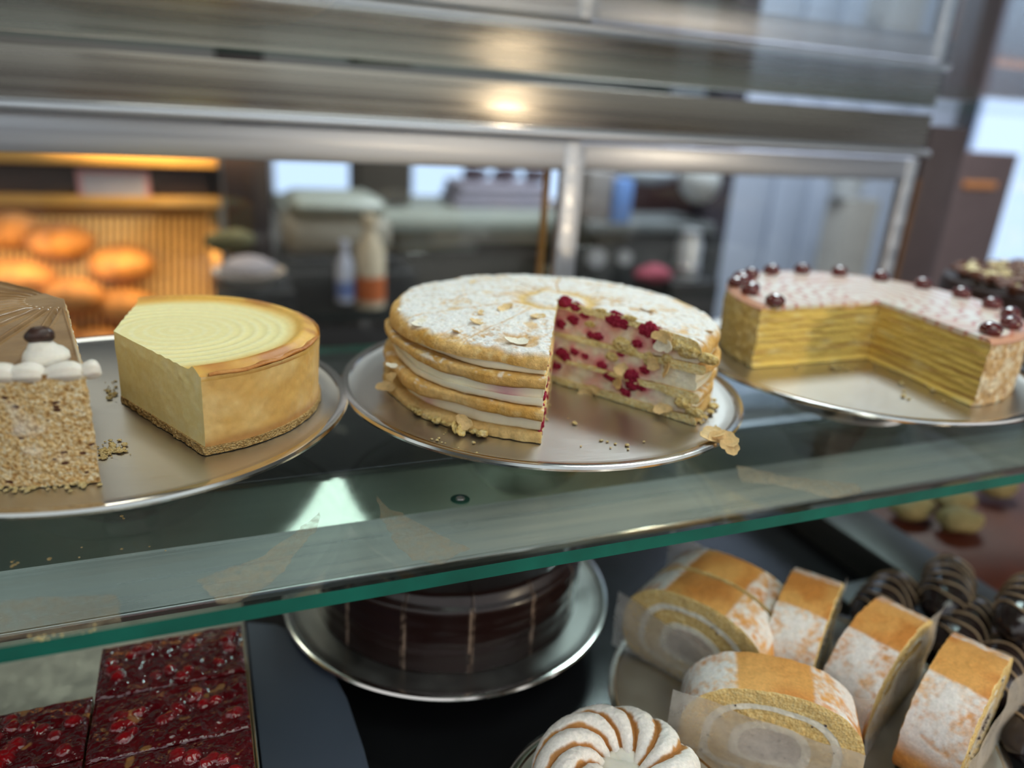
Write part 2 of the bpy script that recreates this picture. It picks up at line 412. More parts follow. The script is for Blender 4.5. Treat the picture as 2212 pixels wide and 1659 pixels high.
        fm = np.where((tg == 2) | (tg == 3), 1, 0)
    return mk(name, V, Fc, mats, cake, True, fm, c, ang=60)
layer(0, 90, 420, 6, 'sponge_layer', [sponge_crust, sponge_crumb])
layer(1, 70, 300, 8, 'cream_layer', [creamM, creamcut])
layer(2, 90, 420, 10, 'sponge_layer', [sponge_crust, sponge_crumb])
layer(3, 90, 420, 12, 'cream_layer', [creamM, creamcut])
layer(4, 90, 420, 10, 'sponge_layer', [sponge_crust, sponge_crumb])
layer(5, 90, 300, 10, 'cream_layer', [creamM, creamcut])
layer(6, 260, 1150, 10, 'sugared_top_sponge', [sponge_crust, sponge_crumb])
berryM = crumbm('raspberry_flesh', (.13, .003, .012), (.33, .012, .045), (.52, .06, .12), 500, .45, .7, .0012, .25)
T0 = np.array([A0[0], A0[1], PZ+.0005])
for q, (p, rr) in enumerate(BER):
    v, f = blob(rr*.95, (0, .0004, 0), 4, .55, 1.9, q, (1.2, .42, .85), 4)
    a = TH0; R_ = np.array([[cos(a), -sin(a), 0], [sin(a), cos(a), 0], [0, 0, 1]]); v = v@R_.T
    mk('raspberry', v+(p-T0), f, berryM, cake, loc=(0, 0, 0))
# berry juice band along the edge of the other cut face
n1_ = np.array([sin(TH1), -cos(TH1), 0]); dirB = np.array([cos(TH1), sin(TH1), 0])
for q, (zz, s_) in enumerate(((.004, 2.0), (.0095, 2.6), (.016, 2.3), (.022, 2.0), (.028, 2.0), (.034, 1.5), (.040, 1.8))):
    rr0 = float(dist(np.array([TH1]))[0])-.006
    for rr1 in (rr0, rr0-.022, rr0-.05):
        v, f = blob(.001*s_, (0, 0, 0), 3, .4, 1.8, q+30, (1.0, .9, 1.5), 3)
        mk('raspberry', v+dirB*(rr1-.002*(q % 3))+np.array([0, 0, zz])-n1_*-.0008, f, berryM, cake)
# torn sponge lumps on the right corner of the cut
chunkM = crumbm('torn_sponge', (.58, .36, .10), (.80, .60, .24), (.88, .76, .48), 300, bd=.003)
flakeM = plain('almond_flake', (.70, .48, .22), .6, var=.2, scale=300, sss=.1, bs=.3)
whiteflake = plain('sugared_flake', (.84, .78, .64), .8, var=.1, scale=600, bs=.5)
for q, (x, y, rr, m, sc) in enumerate(((1342, 745, 7, chunkM, (1.2, .5, 1)), (1365, 760, 6, chunkM, (1, .5, .8)), (1322, 770, 6, chunkM, (1.2, .4, .7)), (1400, 775, 6, chunkM, (.8, .4, 1.1)),
        (1462, 745, 8, chunkM, (1.2, .6, .7)), (1490, 760, 8, chunkM, (1.4, .6, .8)), (1530, 775, 7, chunkM, (1.4, .6, .7)), (1475, 870, 7, chunkM, (1.1, .6, .7)), (1500, 890, 7, chunkM, (1.3, .6, .6)), (1440, 775, 5, chunkM, (1, .5, .9)),
        (1275, 700, 4, chunkM, (1.5, .4, .7)), (1300, 672, 4, chunkM, (1.6, .4, .6)), (1360, 688, 4.5, chunkM, (1.6, .4, .7)), (1295, 745, 3.6, chunkM, (1.5, .4, .7)))):
    P = atplane(x, y, pA, n0); v, f = blob(rr*.00078, (0, 0, 0), 4, .34, 1.5, q+3, sc, 4); v = v@R_.T
    mk('torn_crumb', v+(P-T0), f, m, cake)
def flake(name, P, r, tilt, rot, mat, parent, seed=0, el=1.3, cup=.25):
    n = 20; V = []; Fc = []
    rs = random.Random(seed)
    for s in (0, 1):
        for i in range(4):
            for k in range(n):
                a = 2*pi*k/n; rr = r*(i+.02)/3*(1+.20*sin(2*a+seed)+.13*sin(3*a+seed*2)+.07*sin(7*a+seed)); x = rr*cos(a)*el; y = rr*sin(a)
                V.append((x, y, cup*(x*x+y*y)/r*.6+(0 if s else -.0004)+.00012*sin(x*2500)*s))
    for s in (0, 1):
        for i in range(3):
            for k in range(n):
                q = (s*4*n+i*n+k, s*4*n+i*n+(k+1) % n, s*4*n+(i+1)*n+(k+1) % n, s*4*n+(i+1)*n+k); Fc.append(q if s else q[::-1])
    for k in range(n): Fc.append((3*n+k, 3*n+(k+1) % n, 7*n+(k+1) % n, 7*n+k))
    Mx = (Matrix.Rotation(rot, 4, 'Z')@Matrix.Rotation(tilt, 4, 'X')).to_3x3()
    V = [tuple(Mx@Vector(v)+Vector(tuple(float(c) for c in P))) for v in V]
    return mk(name, V, Fc, mat, parent, ang=50)
def toploc(x, y, dz=.0):
    P = atz(x, y, PZ+.060)
    for _ in range(4):
        r = math.hypot(P[0]-A0[0], P[1]-A0[1]); t = (r/RC)**2.6; z = ZC[7]*(1-t)+ZR[7]*t; P = atz(x, y, PZ+z+.001+dz)
    return P-T0
for q, (x, y, r, ti, ro, m) in enumerate(((1088, 668, 5.0, .45, .3, flakeM), (1102, 662, 3.6, -.5, 1.2, flakeM), (1160, 684, 5.0, .12, .5, flakeM), (1118, 738, 6.0, .12, 0, whiteflake), (1030, 695, 4.4, .3, .8, flakeM), (1040, 676, 3, .3, .1, flakeM),
        (905, 700, 5.5, .15, .4, whiteflake), (1020, 610, 3, .3, .4, flakeM), (1400, 672, 4.5, -.3, -.9, flakeM), (1525, 716, 4.5, -.3, -.9, flakeM), (985, 716, 3.2, .4, 2, flakeM), (870, 672, 3.5, .2, 1, whiteflake))):
    flake('almond_flake', toploc(x, y), r*.00085, ti, ro, m, cake, q)
for q, (x, y, r, ti, ro, m) in enumerate(((1440, 745, 6.5, 1.3, -.4, whiteflake), (1436, 725, 5.5, 1.5, .2, flakeM), (1445, 795, 6, 1.3, -.9, flakeM), (1415, 785, 4.5, 1.5, .2, flakeM), (1340, 825, 4.5, 1.5, -.4, flakeM), (1345, 795, 5, 1.1, .9, flakeM), (1435, 880, 5, 1.0, .4, flakeM), (1270, 845, 4, 1.4, .5, flakeM), (1290, 838, 3.5, 1.4, .1, flakeM))):
    P = atplane(x, y, pA, n0)-np.array([-n0[0], -n0[1], 0])*-.0008
    flake('almond_flake', P-T0-n0*.0025, r*.00085, ti, ro+TH0, m, cake, q+20)
for q, (x, y, Y, r, ti, ro, m) in enumerate(((838, 785, .50, 3.2, .9, .2, flakeM), (843, 815, .475, 4, .8, .7, flakeM), (833, 835, .485, 5, .9, -.3, flakeM), (847, 790, .465, 3.2, .3, -.3, whiteflake), (1003, 912, .412, 5, 1.3, -.5, flakeM), (985, 925, .413, 4, .9, .5, chunkM), (995, 930, .41, 4, .9, .5, chunkM))):
    P = aty(x, y, Y); flake('almond_flake', P-T0, r*.00085, ti, ro, m, cake, q+50)
for q in range(16):
    th = RD(195+q*2.7) if q < 12 else RD(-52+6*(q-12)); R = float(dist(np.array([th]))[0])+.0035; P = np.array([cos(th)*(R-.001), sin(th)*(R-.001), .0022])
    v, f = blob(.0013+.0006*(q % 3), P, 3, .4, 1.7, q, (1.5, 1.5, .8), 3); mk('torn_crumb', v, f, chunkM, cake)

# fallen almond flake on plate rim
fl = empty('fallen_almond_flakes', 'broken almond flakes lying over the right rim of the middle cake plate', 'almond flake', atz(1545, 945, PZ+.004))
for q, (dx, dy, dz, r, ti, ro) in enumerate(((-.004, .002, .0008, 6.5, .25, .4), (.001, .000, .0022, 5.5, -.35, 1.0), (.0035, -.004, .0008, 6.5, .75, -.5), (.005, -.009, -.003, 5, 1.1, -.3))):
    flake('flake', (dx, dy, dz), r*.00095, ti, ro, flakeM, fl, q)

# ---------------------------------------------------------------- crumbs: countless
def crumbs(name, label, spots, n, size, mat, z):
    L = []; rs = random.Random(len(spots)*7+n)
    for _ in range(n):
        x, y, sx, sy = rs.choice(spots); P = atz(rs.gauss(x, sx), rs.gauss(y, sy), z); r = size*rs.uniform(.35, 1)*(1 if rs.random() < .8 else 1.6)
        L.append(blob(r, (P[0], P[1], z+r*.55), 2 if r > .0008 else 1, .35, 1.6, rs.randint(0, 50), (1.2, 1, .7), 2))
    v, f = joinnp(L); o = mk(name, v, f, mat); tag(o, label, 'crumbs', kind='stuff'); return o
crumbM = crumbm('golden_crumbs', (.55, .36, .14), (.78, .60, .28), (.9, .78, .5), 900)
crumbs('crumbs', 'golden crumbs scattered between nut-coated cake and cheesecake', [(236, 968, 12, 8), (262, 972, 10, 5), (240, 848, 8, 12), (222, 985, 8, 8), (70, 1052, 50, 5), (15, 1060, 20, 4), (170, 1046, 25, 5), (245, 972, 8, 3)], 210, .0011, crumbM, PZ+.0003)
crumbs('crumbs', 'sparse crumbs on the bare wedge of the middle cake plate', [(1232, 912, 8, 4), (1180, 880, 6, 20), (1528, 905, 12, 8), (1330, 962, 40, 6), (960, 955, 30, 8), (1515, 885, 8, 20)], 60, .0010, crumbM, PZ+.0003)
crumbs('crumbs', 'yellow crumbs along the cut edge of the many-layered cake', [(1850, 795, 60, 4), (1990, 830, 50, 20)], 40, .0014, crumbM, PZ+.0003)
crumbs('crumbs', 'tiny pale crumbs on the glass shelf below the left plate', [(265, 1120, 5, 3), (30, 1220, 6, 4), (60, 1378, 50, 5), (200, 1365, 40, 5), (300, 1190, 120, 20)], 34, .0009, crumbM, 0.0003)

# ================================================================== nut-coated cake (left)
AP = np.array([-.084, .545]); CN = np.array([-.064, .510]); RN = .1115; HN = .0575
a1 = math.atan2(.3995-AP[1], -.0575-AP[0]); a0 = a1-RD(152)
nut = empty('nut_cream_cake', 'tall cake with chopped-nut sides, brown glazed grooved top and cream piping', 'cake', (AP[0], AP[1], PZ+.0005))
dn = sector_fn((0, 0), CN-AP, RN, 0, 0)
nutM, nt_, o_ = nodes('chopped_nut_coating'); p_ = pr(nt_, o_, (.7,)*3, .75, 0, .3, .08)
vv = objco(nt_); n1 = noise(nt_, 520, 4, .6, vv)
c1 = ramp(nt_, n1.outputs[0], [(.34, (.34, .16, .05)), (.45, (.62, .40, .16)), (.55, (.76, .58, .32)), (.68, (.84, .76, .58))])
vo = nt_.nodes.new('ShaderNodeTexVoronoi'); vo.inputs['Scale'].default_value = 230; nt_.links.new(objco(nt_, (1, 1, 1.9)), vo.inputs['Vector'])
sp = nt_.nodes.new('ShaderNodeSeparateColor'); nt_.links.new(vo.outputs['Color'], sp.inputs[0])
m1 = nt_.nodes.new('ShaderNodeMath'); m1.operation = 'GREATER_THAN'; m1.inputs[1].default_value = .90; nt_.links.new(sp.outputs[0], m1.inputs[0])
m2 = nt_.nodes.new('ShaderNodeMath'); m2.operation = 'LESS_THAN'; m2.inputs[1].default_value = .0019*230; nt_.links.new(vo.outputs['Distance'], m2.inputs[0])
m3 = nt_.nodes.new('ShaderNodeMath'); m3.operation = 'MULTIPLY'; nt_.links.new(m1.outputs[0], m3.inputs[0]); nt_.links.new(m2.outputs[0], m3.inputs[1])
mxx = nt_.nodes.new('ShaderNodeMix'); mxx.data_type = 'RGBA'; nt_.links.new(m3.outputs[0], mxx.inputs[0]); nt_.links.new(c1, mxx.inputs[6]); mxx.inputs[7].default_value = (.10, .035, .02, 1)
n4 = noise(nt_, 45, 2, .5, vv); mr4 = nt_.nodes.new('ShaderNodeMapRange'); setin(mr4, From_Min=.60, From_Max=.74, To_Min=0, To_Max=.6); nt_.links.new(n4.outputs[0], mr4.inputs[0])
mx2 = nt_.nodes.new('ShaderNodeMix'); mx2.data_type = 'RGBA'; nt_.links.new(mr4.outputs[0], mx2.inputs[0]); nt_.links.new(mxx.outputs[2], mx2.inputs[6]); mx2.inputs[7].default_value = (.80, .74, .66, 1)
nt_.links.new(mx2.outputs[2], p_.inputs['Base Color']); vo2 = nt_.nodes.new('ShaderNodeTexVoronoi'); vo2.inputs['Scale'].default_value = 650; nt_.links.new(vv, vo2.inputs['Vector'])
bump(nt_, p_, vo2.outputs['Distance'], .7, -.0009)
layM = vcol('nut_cake_layers', .85, (500, .8, .0014), None, sss=.08)
def nutf(U, V, W):
    th = a0+(a1-a0)*V; R = dn(th); r = R*U; z = HN*W
    X = np.stack([r*np.cos(th), r*np.sin(th), z], 1)
    s = (U > .999)*(.0007*fbm(X, 420, 3, 4)+.0006*fbm(X, 800, 2, 7)+.0008*fbm(X, 60, 2, 2))
    c = (V > .999)*(.0010*fbm(X, 260, 3, 9)+.0006)
    X[:, 0] += s*np.cos(th)-np.sin(th)*c; X[:, 1] += s*np.sin(th)+np.cos(th)*c
    return X
V, Fc, tg, (U, Vv, W) = solid(nutf, 40, 520, 110, sides='UvVwW')
band = (V[:, 2]/HN*4.0+.06*fbm(V, 100, 2, 4)) % 1
cl = mix((.60, .40, .20), (.85, .78, .66), sst(band, .72, .8)*(1-sst(band, .93, .99)))
mk('nut_coated_body', V, Fc, [nutM, layM], nut, True, np.where(tg == 1, 0, 1), cl, 60)
glz = vcol('caramel_glaze', .34, (1300, .12, .0003), (90, .2, .0006), sss=.05, coat=.25, spec=.5, var=.08, vs=900)
def gf(U, V, W):
    th = a0+(a1-a0)*V; R = dn(th)-.0003; r = R*U; rnd = sst(U, .975, 1)
    z = HN-.0012+(.0042-.0012*rnd)*W
    X = np.stack([r*np.cos(th), r*np.sin(th), z], 1); return X
V, Fc, tg, (U, Vv, W) = solid(gf, 170, 700, 3, sides='UvVwW')
r = np.hypot(V[:, 0], V[:, 1]); th = np.arctan2(V[:, 1], V[:, 0]) % (2*pi)
sp_ = RD(11.5); ph = ((th-a1 % (2*pi))/sp_+.45) % 1; dl = np.abs(ph-.5)*sp_*r
g_ = np.exp(-(dl/.0011)**2)*sst(r, .020, .026)*sst(-r, -.118, -.105)
ridge = np.exp(-((dl-.0021)/.0008)**2)*sst(r, .02, .03)
top = W > .99
V[:, 2] += np.where(top, -.0022*g_+.0007*ridge+.0003*fbm(V, 120, 3, 3), 0)
c = mix((.29, .155, .055), (.35, .20, .08), sst(fbm(V, 60, 3, 8), -.3, .4)); c = mix(c, (.56, .45, .32), .35*g_*sst(fbm(V, 200, 2, 9), 0, .4)); c = mix(c, (.72, .62, .44), sst(Vv, .994, .999)*.8)
mk('caramel_glaze', V, Fc, glz, nut, True, None, c, 55)
pipe = vcol('piped_cream', .55, (700, .25, .0007), (200, .25, .001), sss=.15, var=.05)
TN = np.array([AP[0], AP[1], PZ+.0005])
def shell(P, L, Wd, H, ang, seed, name='cream_shell'):
    """teardrop-shaped piped shell: fat head, tapering tail"""
    nu_, nv_ = 26, 30; V = []; Fc = []
    for i in range(nu_+1):
        t = i/nu_; w = (math.sin(pi*min(t*1.02, 1)**.62))**.8*(1-.45*t); w = max(w, .02)
        for k in range(nv_):
            a = 2*pi*k/nv_; rd = 1+.05*cos(7*a+t*3)
            V.append(((t-.5)*L, Wd*w*cos(a)*rd*.5, H*w*.55*sin(a)*rd+H*w*.35*(1-.4*t)))
    for i in range(nu_):
        for k in range(nv_): Fc.append((i*nv_+k, i*nv_+(k+1) % nv_, (i+1)*nv_+(k+1) % nv_, (i+1)*nv_+k))
    Fc += [tuple(range(nv_))[::-1], tuple(nu_*nv_+k for k in range(nv_))]
    V = np.array(V); V *= (1+.07*fbm(V, 110, 3, seed))[:, None]
    ca, sa = cos(ang), sin(ang); V = V@np.array([[ca, sa, 0], [-sa, ca, 0], [0, 0, 1]])+P
    return mk(name, V, Fc, pipe, nut, cols=np.tile([.80, .74, .66], (len(V), 1)), ang=70)
for q, (x, y, L, Wd) in enumerate(((182, 806, .015, .014), (112, 806, .026, .0165), (22, 812, .026, .017), (-60, 822, .028, .017), (-140, 835, .027, .017), (-215, 845, .027, .017))):
    P = atz(x, y, PZ+HN+.004)-TN; th = math.atan2(P[1], P[0]); R = float(dn(np.array([th]))[0])-.0045
    P = np.array([cos(th)*R, sin(th)*R, HN-.0005])
    cth = math.atan2(P[1]+AP[1]-CN[1], P[0]+AP[0]-CN[0]); shell(P, L*1.1, Wd*.85, .0100, cth+pi/2-.05+(pi if q else pi), q)
# rosette with chocolate bean
P = atz(98, 782, PZ+HN+.003)-TN
V = []; Fc = []; ns = 44; nr_ = 26
prof = [(.0092, 0), (.0106, .0022), (.0102, .0048), (.0088, .0068), (.0072, .0078), (.0064, .0092), (.0048, .0112), (.0028, .0124), (.0004, .0128)]
v, f = lathe(prof, 48); v = np.array(v); v *= (1+.06*fbm(v, 120, 3, 5))[:, None]; v[:, 0] += .001*np.sin(v[:, 2]*400)
ros = mk('cream_rosette', v+np.array([P[0], P[1], HN+.002]), f, pipe, nut, cols=np.tile([.80, .75, .67], (len(v), 1)), ang=0)
v, f = blob(.0056, (0, 0, 0), 4, .10, 1.1, 6, (1.22, .9, .82), 2)
v[:, 2] -= .0009*np.exp(-(v[:, 1]/.0010)**2)*(v[:, 2] > 0)
beanM = plain('dark_chocolate_bean', (.045, .018, .012), .38, var=.5, scale=150, bs=.4, bd=.001, coat=.2)
mk('chocolate_bean', v+np.array([P[0]-.0008, P[1]+.0006, HN+.0165]), f, beanM, ros)

# ================================================================== cheesecake
AC = np.array([-.0545, .511]); C2 = np.array([-.0195, .5055]); RC2 = .0875; HC = .0475
t0, t1 = math.atan2(.4235-AC[1], -.0083-AC[0]), RD(82)
chs = empty('cheesecake', 'pale baked cheesecake half with browned rim and crumb base', 'cake', (AC[0], AC[1], PZ+.0005))
dc = sector_fn((0, 0), C2-AC, RC2, 0, 0)
chM = vcol('cheesecake_filling', .48, (900, .16, .0005), (120, .15, .001), sss=.18, var=.05, vs=250, spec=.4)
chCut = crumbm('cheesecake_cut', (.84, .69, .29), (.88, .75, .36), (.91, .81, .46), 130, .6, .18, .001, .15)
HB = .0045
def cf(U, V, W):
    th = t0+(t1-t0)*V; X0 = np.stack([np.cos(th), np.sin(th), th*0], 1)
    R = dc(th)+.0006*fbm(X0, 9, 3, 2); r = R*U
    lean = .0015*W*sst(U, .9, 1)
    z = HB+(HC-HB)*W
    rr = r+lean; topround = .0035*sst(U, .965, 1)**2*(W > .999)
    lipup = .0030*np.exp(-((U-.93)/.03)**2)*sst(W, .85, 1)
    X = np.stack([rr*np.cos(th), rr*np.sin(th), z-topround+lipup], 1)
    sd = (U > .999)*(.0007*fbm(X, 70, 3, 5)+.0003*fbm(X, 300, 2, 6)); X[:, 0] += sd*np.cos(th); X[:, 1] += sd*np.sin(th)
    cu = ((V < 1e-6)*-1.0+(V > 1-1e-6))*(.0005*fbm(X, 80, 3, 6)+.0009*np.exp(-((W-.84)/.05)**2)*fbm(X, 150, 2, 9)); X[:, 0] += -np.sin(th)*cu; X[:, 1] += np.cos(th)*cu
    return X
V, Fc, tg, (U, Vv, W) = solid(cf, 200, 520, 40, sides='UvVwW')
w = V[:, :2]+AC-C2; rc = np.hypot(w[:, 0], w[:, 1]); f_ = rc/RC2; ph = np.arctan2(w[:, 1], w[:, 0]); top = W > .99
nz = fbm(V, 30, 3, 5)
wave = np.sin(rc*2*pi/.0078+.9*np.sin(ph*2)+1.5*nz)
V[:, 2] += np.where(top, .00028*wave*sst(f_, .30, .5)*(1-sst(f_, .74, .84)), 0)
c = np.tile([.88, .77, .38], (len(V), 1)); c = mix(c, (.90, .83, .50), sst(wave, .0, .9)*(1-sst(f_, .7, .8))*.6)
c = mix(c, (.80, .47, .10), sst(f_+.05*nz, .74, .88)); br = sst(f_+.07*nz, .84, .93)*sst(fbm(V, 26, 3, 8)+.22, -.15, .4)
c = mix(c, (.42, .14, .03), br*.85)
sc_ = mix((.76, .46, .14), (.86, .62, .27), sst(fbm(V, 45, 4, 9), -.3, .5)); sc_ = mix(sc_, (.52, .27, .09), 1-sst(W+.06*nz, .0, .14)); sc_ = mix(sc_, (.66, .38, .12), sst(fbm(V, 90, 3, 14), .2, .6)*.5)
c = np.where(((U > .999) & (W < .985))[:, None], sc_, c)
mk('cheese_filling', V, Fc, [chM, chCut], chs, True, np.where((tg == 2) | (tg == 3), 1, 0), c, 55)
baseM = crumbm('biscuit_base', (.36, .19, .06), (.58, .38, .15), (.70, .52, .26), 600, .9, .9, .002, 0)
def bf(U, V, W):
    th = t0-.008+(t1-t0+.016)*V; R = dc(th)+.0012; r = R*U; z = HB*W
    X = np.stack([r*np.cos(th), r*np.sin(th), z], 1); s = (U > .999)*.0008*fbm(X, 300, 3, 6); X[:, 0] += s*np.cos(th); X[:, 1] += s*np.sin(th)
    cu = ((V < 1e-6)*-1.0+(V > 1-1e-6))*(.0013*fbm(X, 330, 3, 6)+.0006); X[:, 0] += -np.sin(th)*cu; X[:, 1] += np.cos(th)*cu
    return X
V, Fc, tg, _ = solid(bf, 160, 420, 6, sides='UvVwW'); mk('crumb_base', V, Fc, baseM, chs, ang=70)
skinM = crumbm('browned_skin', (.34, .11, .03), (.52, .22, .06), (.64, .32, .10), 120, .45, .4, .001, .05)
# the lifted strip of browned skin on the front rim
V = []; Fc = []; ns = 90; na = 8
for i in range(ns+1):
    t = i/ns; ph_ = RD(-78+t*62); ro = RC2+.0012+.0008*sin(t*9); wd = .0052*(math.sin(pi*min(max(t*.96+.03, 0), 1))**.45)*(1+.2*sin(t*17)+.12*sin(t*41))
    for k in range(na):
        a = 2*pi*k/na; rr_ = ro-wd*.5+wd*.5*cos(a); z = HC-.0006+.0011*sin(a)+.0004*sin(t*23)
        V.append((C2[0]-AC[0]+rr_*cos(ph_), C2[1]-AC[1]+rr_*sin(ph_), z))
for i in range(ns):
    for k in range(na): Fc.append((i*na+k, (i+1)*na+k, (i+1)*na+(k+1) % na, i*na+(k+1) % na))
mk('lifted_brown_skin', V, Fc, skinM, chs, ang=0)

# ================================================================== yellow many-layered cake (right)
AR = np.array([.553, .4845]); C3 = np.array([.546, .4905]); R3 = .1225; HR = .050
s0, s1 = RD(-95.5), RD(180)
yel = empty('layered_egg_cake', 'yellow cake of many thin layers with pink feathered icing and cherries on top', 'cake', (AR[0], AR[1], PZ+.0005))
dr = sector_fn((0, 0), C3-AR, R3, 0, 0)
lay2, nt_, o_ = nodes('thin_yellow_layers'); p_ = pr(nt_, o_, (.7, .5, .1), .7, 0, .3, .1); vv = objco(nt_)
a_ = nt_.nodes.new('ShaderNodeAttribute'); a_.attribute_name = 'Col'; nt_.links.new(a_.outputs['Color'], p_.inputs['Base Color']); bump(nt_, p_, noise(nt_, 350, 4, .6, vv).outputs[0], .6, .0015)
def yf(U, V, W):
    th = s0+(s1-s0)*V; R = dr(th); r = R*U; z = HR*W; X = np.stack([r*np.cos(th), r*np.sin(th), z], 1)
    s = (U > .999)*(.0016*fbm(X, 150, 3, 5)+.0012*fbm(X, 380, 2, 6)); X[:, 0] += s*np.cos(th); X[:, 1] += s*np.sin(th)
    cu = ((V < 1e-6)*-1.0+(V > 1-1e-6))*(.0010*fbm(X*np.array([1, 1, 4]), 90, 3, 6)+.0002*np.sin(z*2*pi/.0054)+.002*(1-sst(W, .0, .08))); X[:, 0] += -np.sin(th)*cu; X[:, 1] += np.cos(th)*cu
    return X
V, Fc, tg, (U, Vv, W) = solid(yf, 130, 420, 70, sides='UvVwW')
bz = (V[:, 2]/.0072+.20*fbm(V*np.array([1, 1, .3]), 45, 3, 4)+.35*fbm(np.stack([V[:, 2]*0, V[:, 2]*0+3.3, V[:, 2]], 1), 130, 2, 4)) % 1
c = mix((.93, .66, .17), (.60, .33, .11), sst(bz, .55, .75)*(1-sst(bz, .88, 1))*(.35+.65*sst(fbm(V*np.array([1, 1, 6]), 30, 2, 77), -.3, .3))); c = mix(c, (.94, .78, .36), sst(fbm(V*np.array([1, 1, 5]), 55, 3, 8), .1, .6)*.6)
nutc = mix((.62, .40, .19), (.82, .70, .50), sst(fbm(V, 230, 3, 9), -.2, .4)); nutc = mix(nutc, (.42, .2, .08), sst(fbm(V, 180, 3, 19), .3, .5)*.8)
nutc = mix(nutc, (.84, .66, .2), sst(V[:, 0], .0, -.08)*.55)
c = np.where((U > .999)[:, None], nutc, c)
mk('layered_body', V, Fc, lay2, yel, True, None, c, 60)
def icf(U, V, W):
    th = s0+(s1-s0)*V; R = dr(th)+.0004; r = R*U; X = np.stack([r*np.cos(th), r*np.sin(th), HR-.001+(.0042-.0025*sst(U, .96, 1)**2)*W], 1); return X
V, Fc, tg, (U, Vv, W) = solid(icf, 170, 520, 3, sides='UvVwW')
w = V[:, :2]+AR-C3; rc = np.hypot(w[:, 0], w[:, 1]); ph = np.arctan2(w[:, 1], w[:, 0])
fe = np.abs(((ph*16/(2*pi)) % 1)-.5)*2; ringf = ((rc+.007*fe*sst(rc, .01, .05))/.0140) % 1
red = np.exp(-((ringf-.5)/.13)**2)*sst(fbm(V, 160, 2, 4), -.7, .1)
edge = sst(rc/R3+.02*fbm(V, 60, 2, 3), .92, .97)
c = mix((.93, .85, .77), (.60, .13, .09), red*.9); c = mix(c, (.60, .20, .07), edge*.75); c = mix(c, (.78, .42, .30), .35*sst(fbm(V, 25, 2, 6), -.1, .5))
icM = vcol('feathered_icing', .25, (200, .1, .0005), None, sss=.1, coat=.3, var=.03)
mk('feathered_icing', V, Fc, icM, yel, True, None, c, 60)
cherM = plain('glazed_cherry', (.10, .008, .008), .12, var=.35, scale=200, coat=.8, sss=.1)
TY = np.array([AR[0], AR[1], PZ+.0005])
for q in range(14):
    ph = RD(-84+q*20.5)
    if ph > RD(186): break
    P = C3-AR+np.array([cos(ph), sin(ph)])*(R3-.0135)
    v, f = blob(.0078, (P[0], P[1], HR+.0065), 3, .10, 1.2, q, (1.05, 1.05, .82), 2); mk('glazed_cherry', v, f, cherM, yel)
for q, (x, y) in enumerate(((1600, 598), (1625, 622), (1590, 610))):
    P = atz(x, y, PZ+HR+.007)-TY; v, f = blob(.0070, P, 3, .15, 1.2, q+40, (1.1, 1, .8), 2); mk('glazed_cherry', v, f, cherM, yel)

# ================================================================== dark shavings cake (far right)
dk = empty('chocolate_shavings_cake', 'dark chocolate cake topped with pale and brown chocolate shavings', 'cake', (.835, .505, PZ+.0005))
dkM = plain('dark_cake', (.028, .010, .008), .4, var=.4, scale=120, bs=.5, bd=.002)
v, f = lathe([(.0005, 0), (.115, 0), (.1165, .002), (.1165, .047), (.1145, .051), (.0005, .053)], 120); mk('cake_body', v, f, dkM, dk)
for nm, colr, cnt, r0s, sd in (('pale_shavings', (.80, .66, .36), 300, .0052, 3), ('brown_shavings', (.16, .055, .03), 420, .0058, 4)):
    rs = random.Random(sd); L = []
    for _ in range(cnt):
        r = .105*math.sqrt(rs.random()); a = rs.uniform(0, 2*pi)
        if nm == 'pale_shavings' and r > .1: r *= .9
        L.append(blob(r0s*rs.uniform(.5, 1.2), (r*cos(a), r*sin(a), .053+rs.uniform(.001, .009)), 1, .4, 1.5, rs.randint(0, 60), (1.4, .7, .55) if rs.random() < .5 else (.7, 1.4, .6), 1))
    v, f = joinnp(L); o = mk(nm, v, f, plain(nm+'_mat', colr, .55, var=.15), dk); o['kind'] = 'stuff'
# ================================================================== the case
sh = empty('glass_shelf', 'long glass shelf with green cut front edge carrying the cake plates', 'shelf', (.26, .335, 0))
X0, X1 = -.9, 1.14; YF, YB = .3355, .745; TH = .0085
o = box('pane', M['glass'], ((X0+X1)/2-.26, (YF+YB)/2-.335, -TH/2), (X1-X0, YB-YF, TH), sh); o.data.materials.append(M['edge'])
for p in o.data.polygons:
    if abs(p.normal.z) < .5: p.material_index = 1
v, f = lathe([(.0062, 0), (.0062, .0006), (.0056, .0008), (.0030, .0008)], 40); mk('suction_ring', v, f, plain('clear_rubber', (.03, .10, .07), .15), sh, loc=(.143-.26, .4093-.335, .0002))
v, f = lathe([(.0026, .0004), (.0024, .0014), (.0012, .0019), (.0002, .0020)], 32); mk('shelf_stud', v, f, M['chrome'], sh, loc=(.143-.26, .4093-.335, .0002))
resM, nt_, o_ = nodes('dried_adhesive'); t_ = nt_.nodes.new('ShaderNodeBsdfTransparent'); dd = nt_.nodes.new('ShaderNodeBsdfDiffuse'); dd.inputs[0].default_value = (.42, .33, .21, 1)
n_ = noise(nt_, 180, 4, .6, objco(nt_)); mr_ = nt_.nodes.new('ShaderNodeMapRange'); setin(mr_, From_Min=.3, From_Max=.7, To_Min=.04, To_Max=.30); nt_.links.new(n_.outputs[0], mr_.inputs[0])
mx_ = nt_.nodes.new('ShaderNodeMixShader'); nt_.links.new(mr_.outputs[0], mx_.inputs[0]); nt_.links.new(t_.outputs[0], mx_.inputs[1]); nt_.links.new(dd.outputs[0], mx_.inputs[2]); nt_.links.new(mx_.outputs[0], o_.inputs['Surface'])
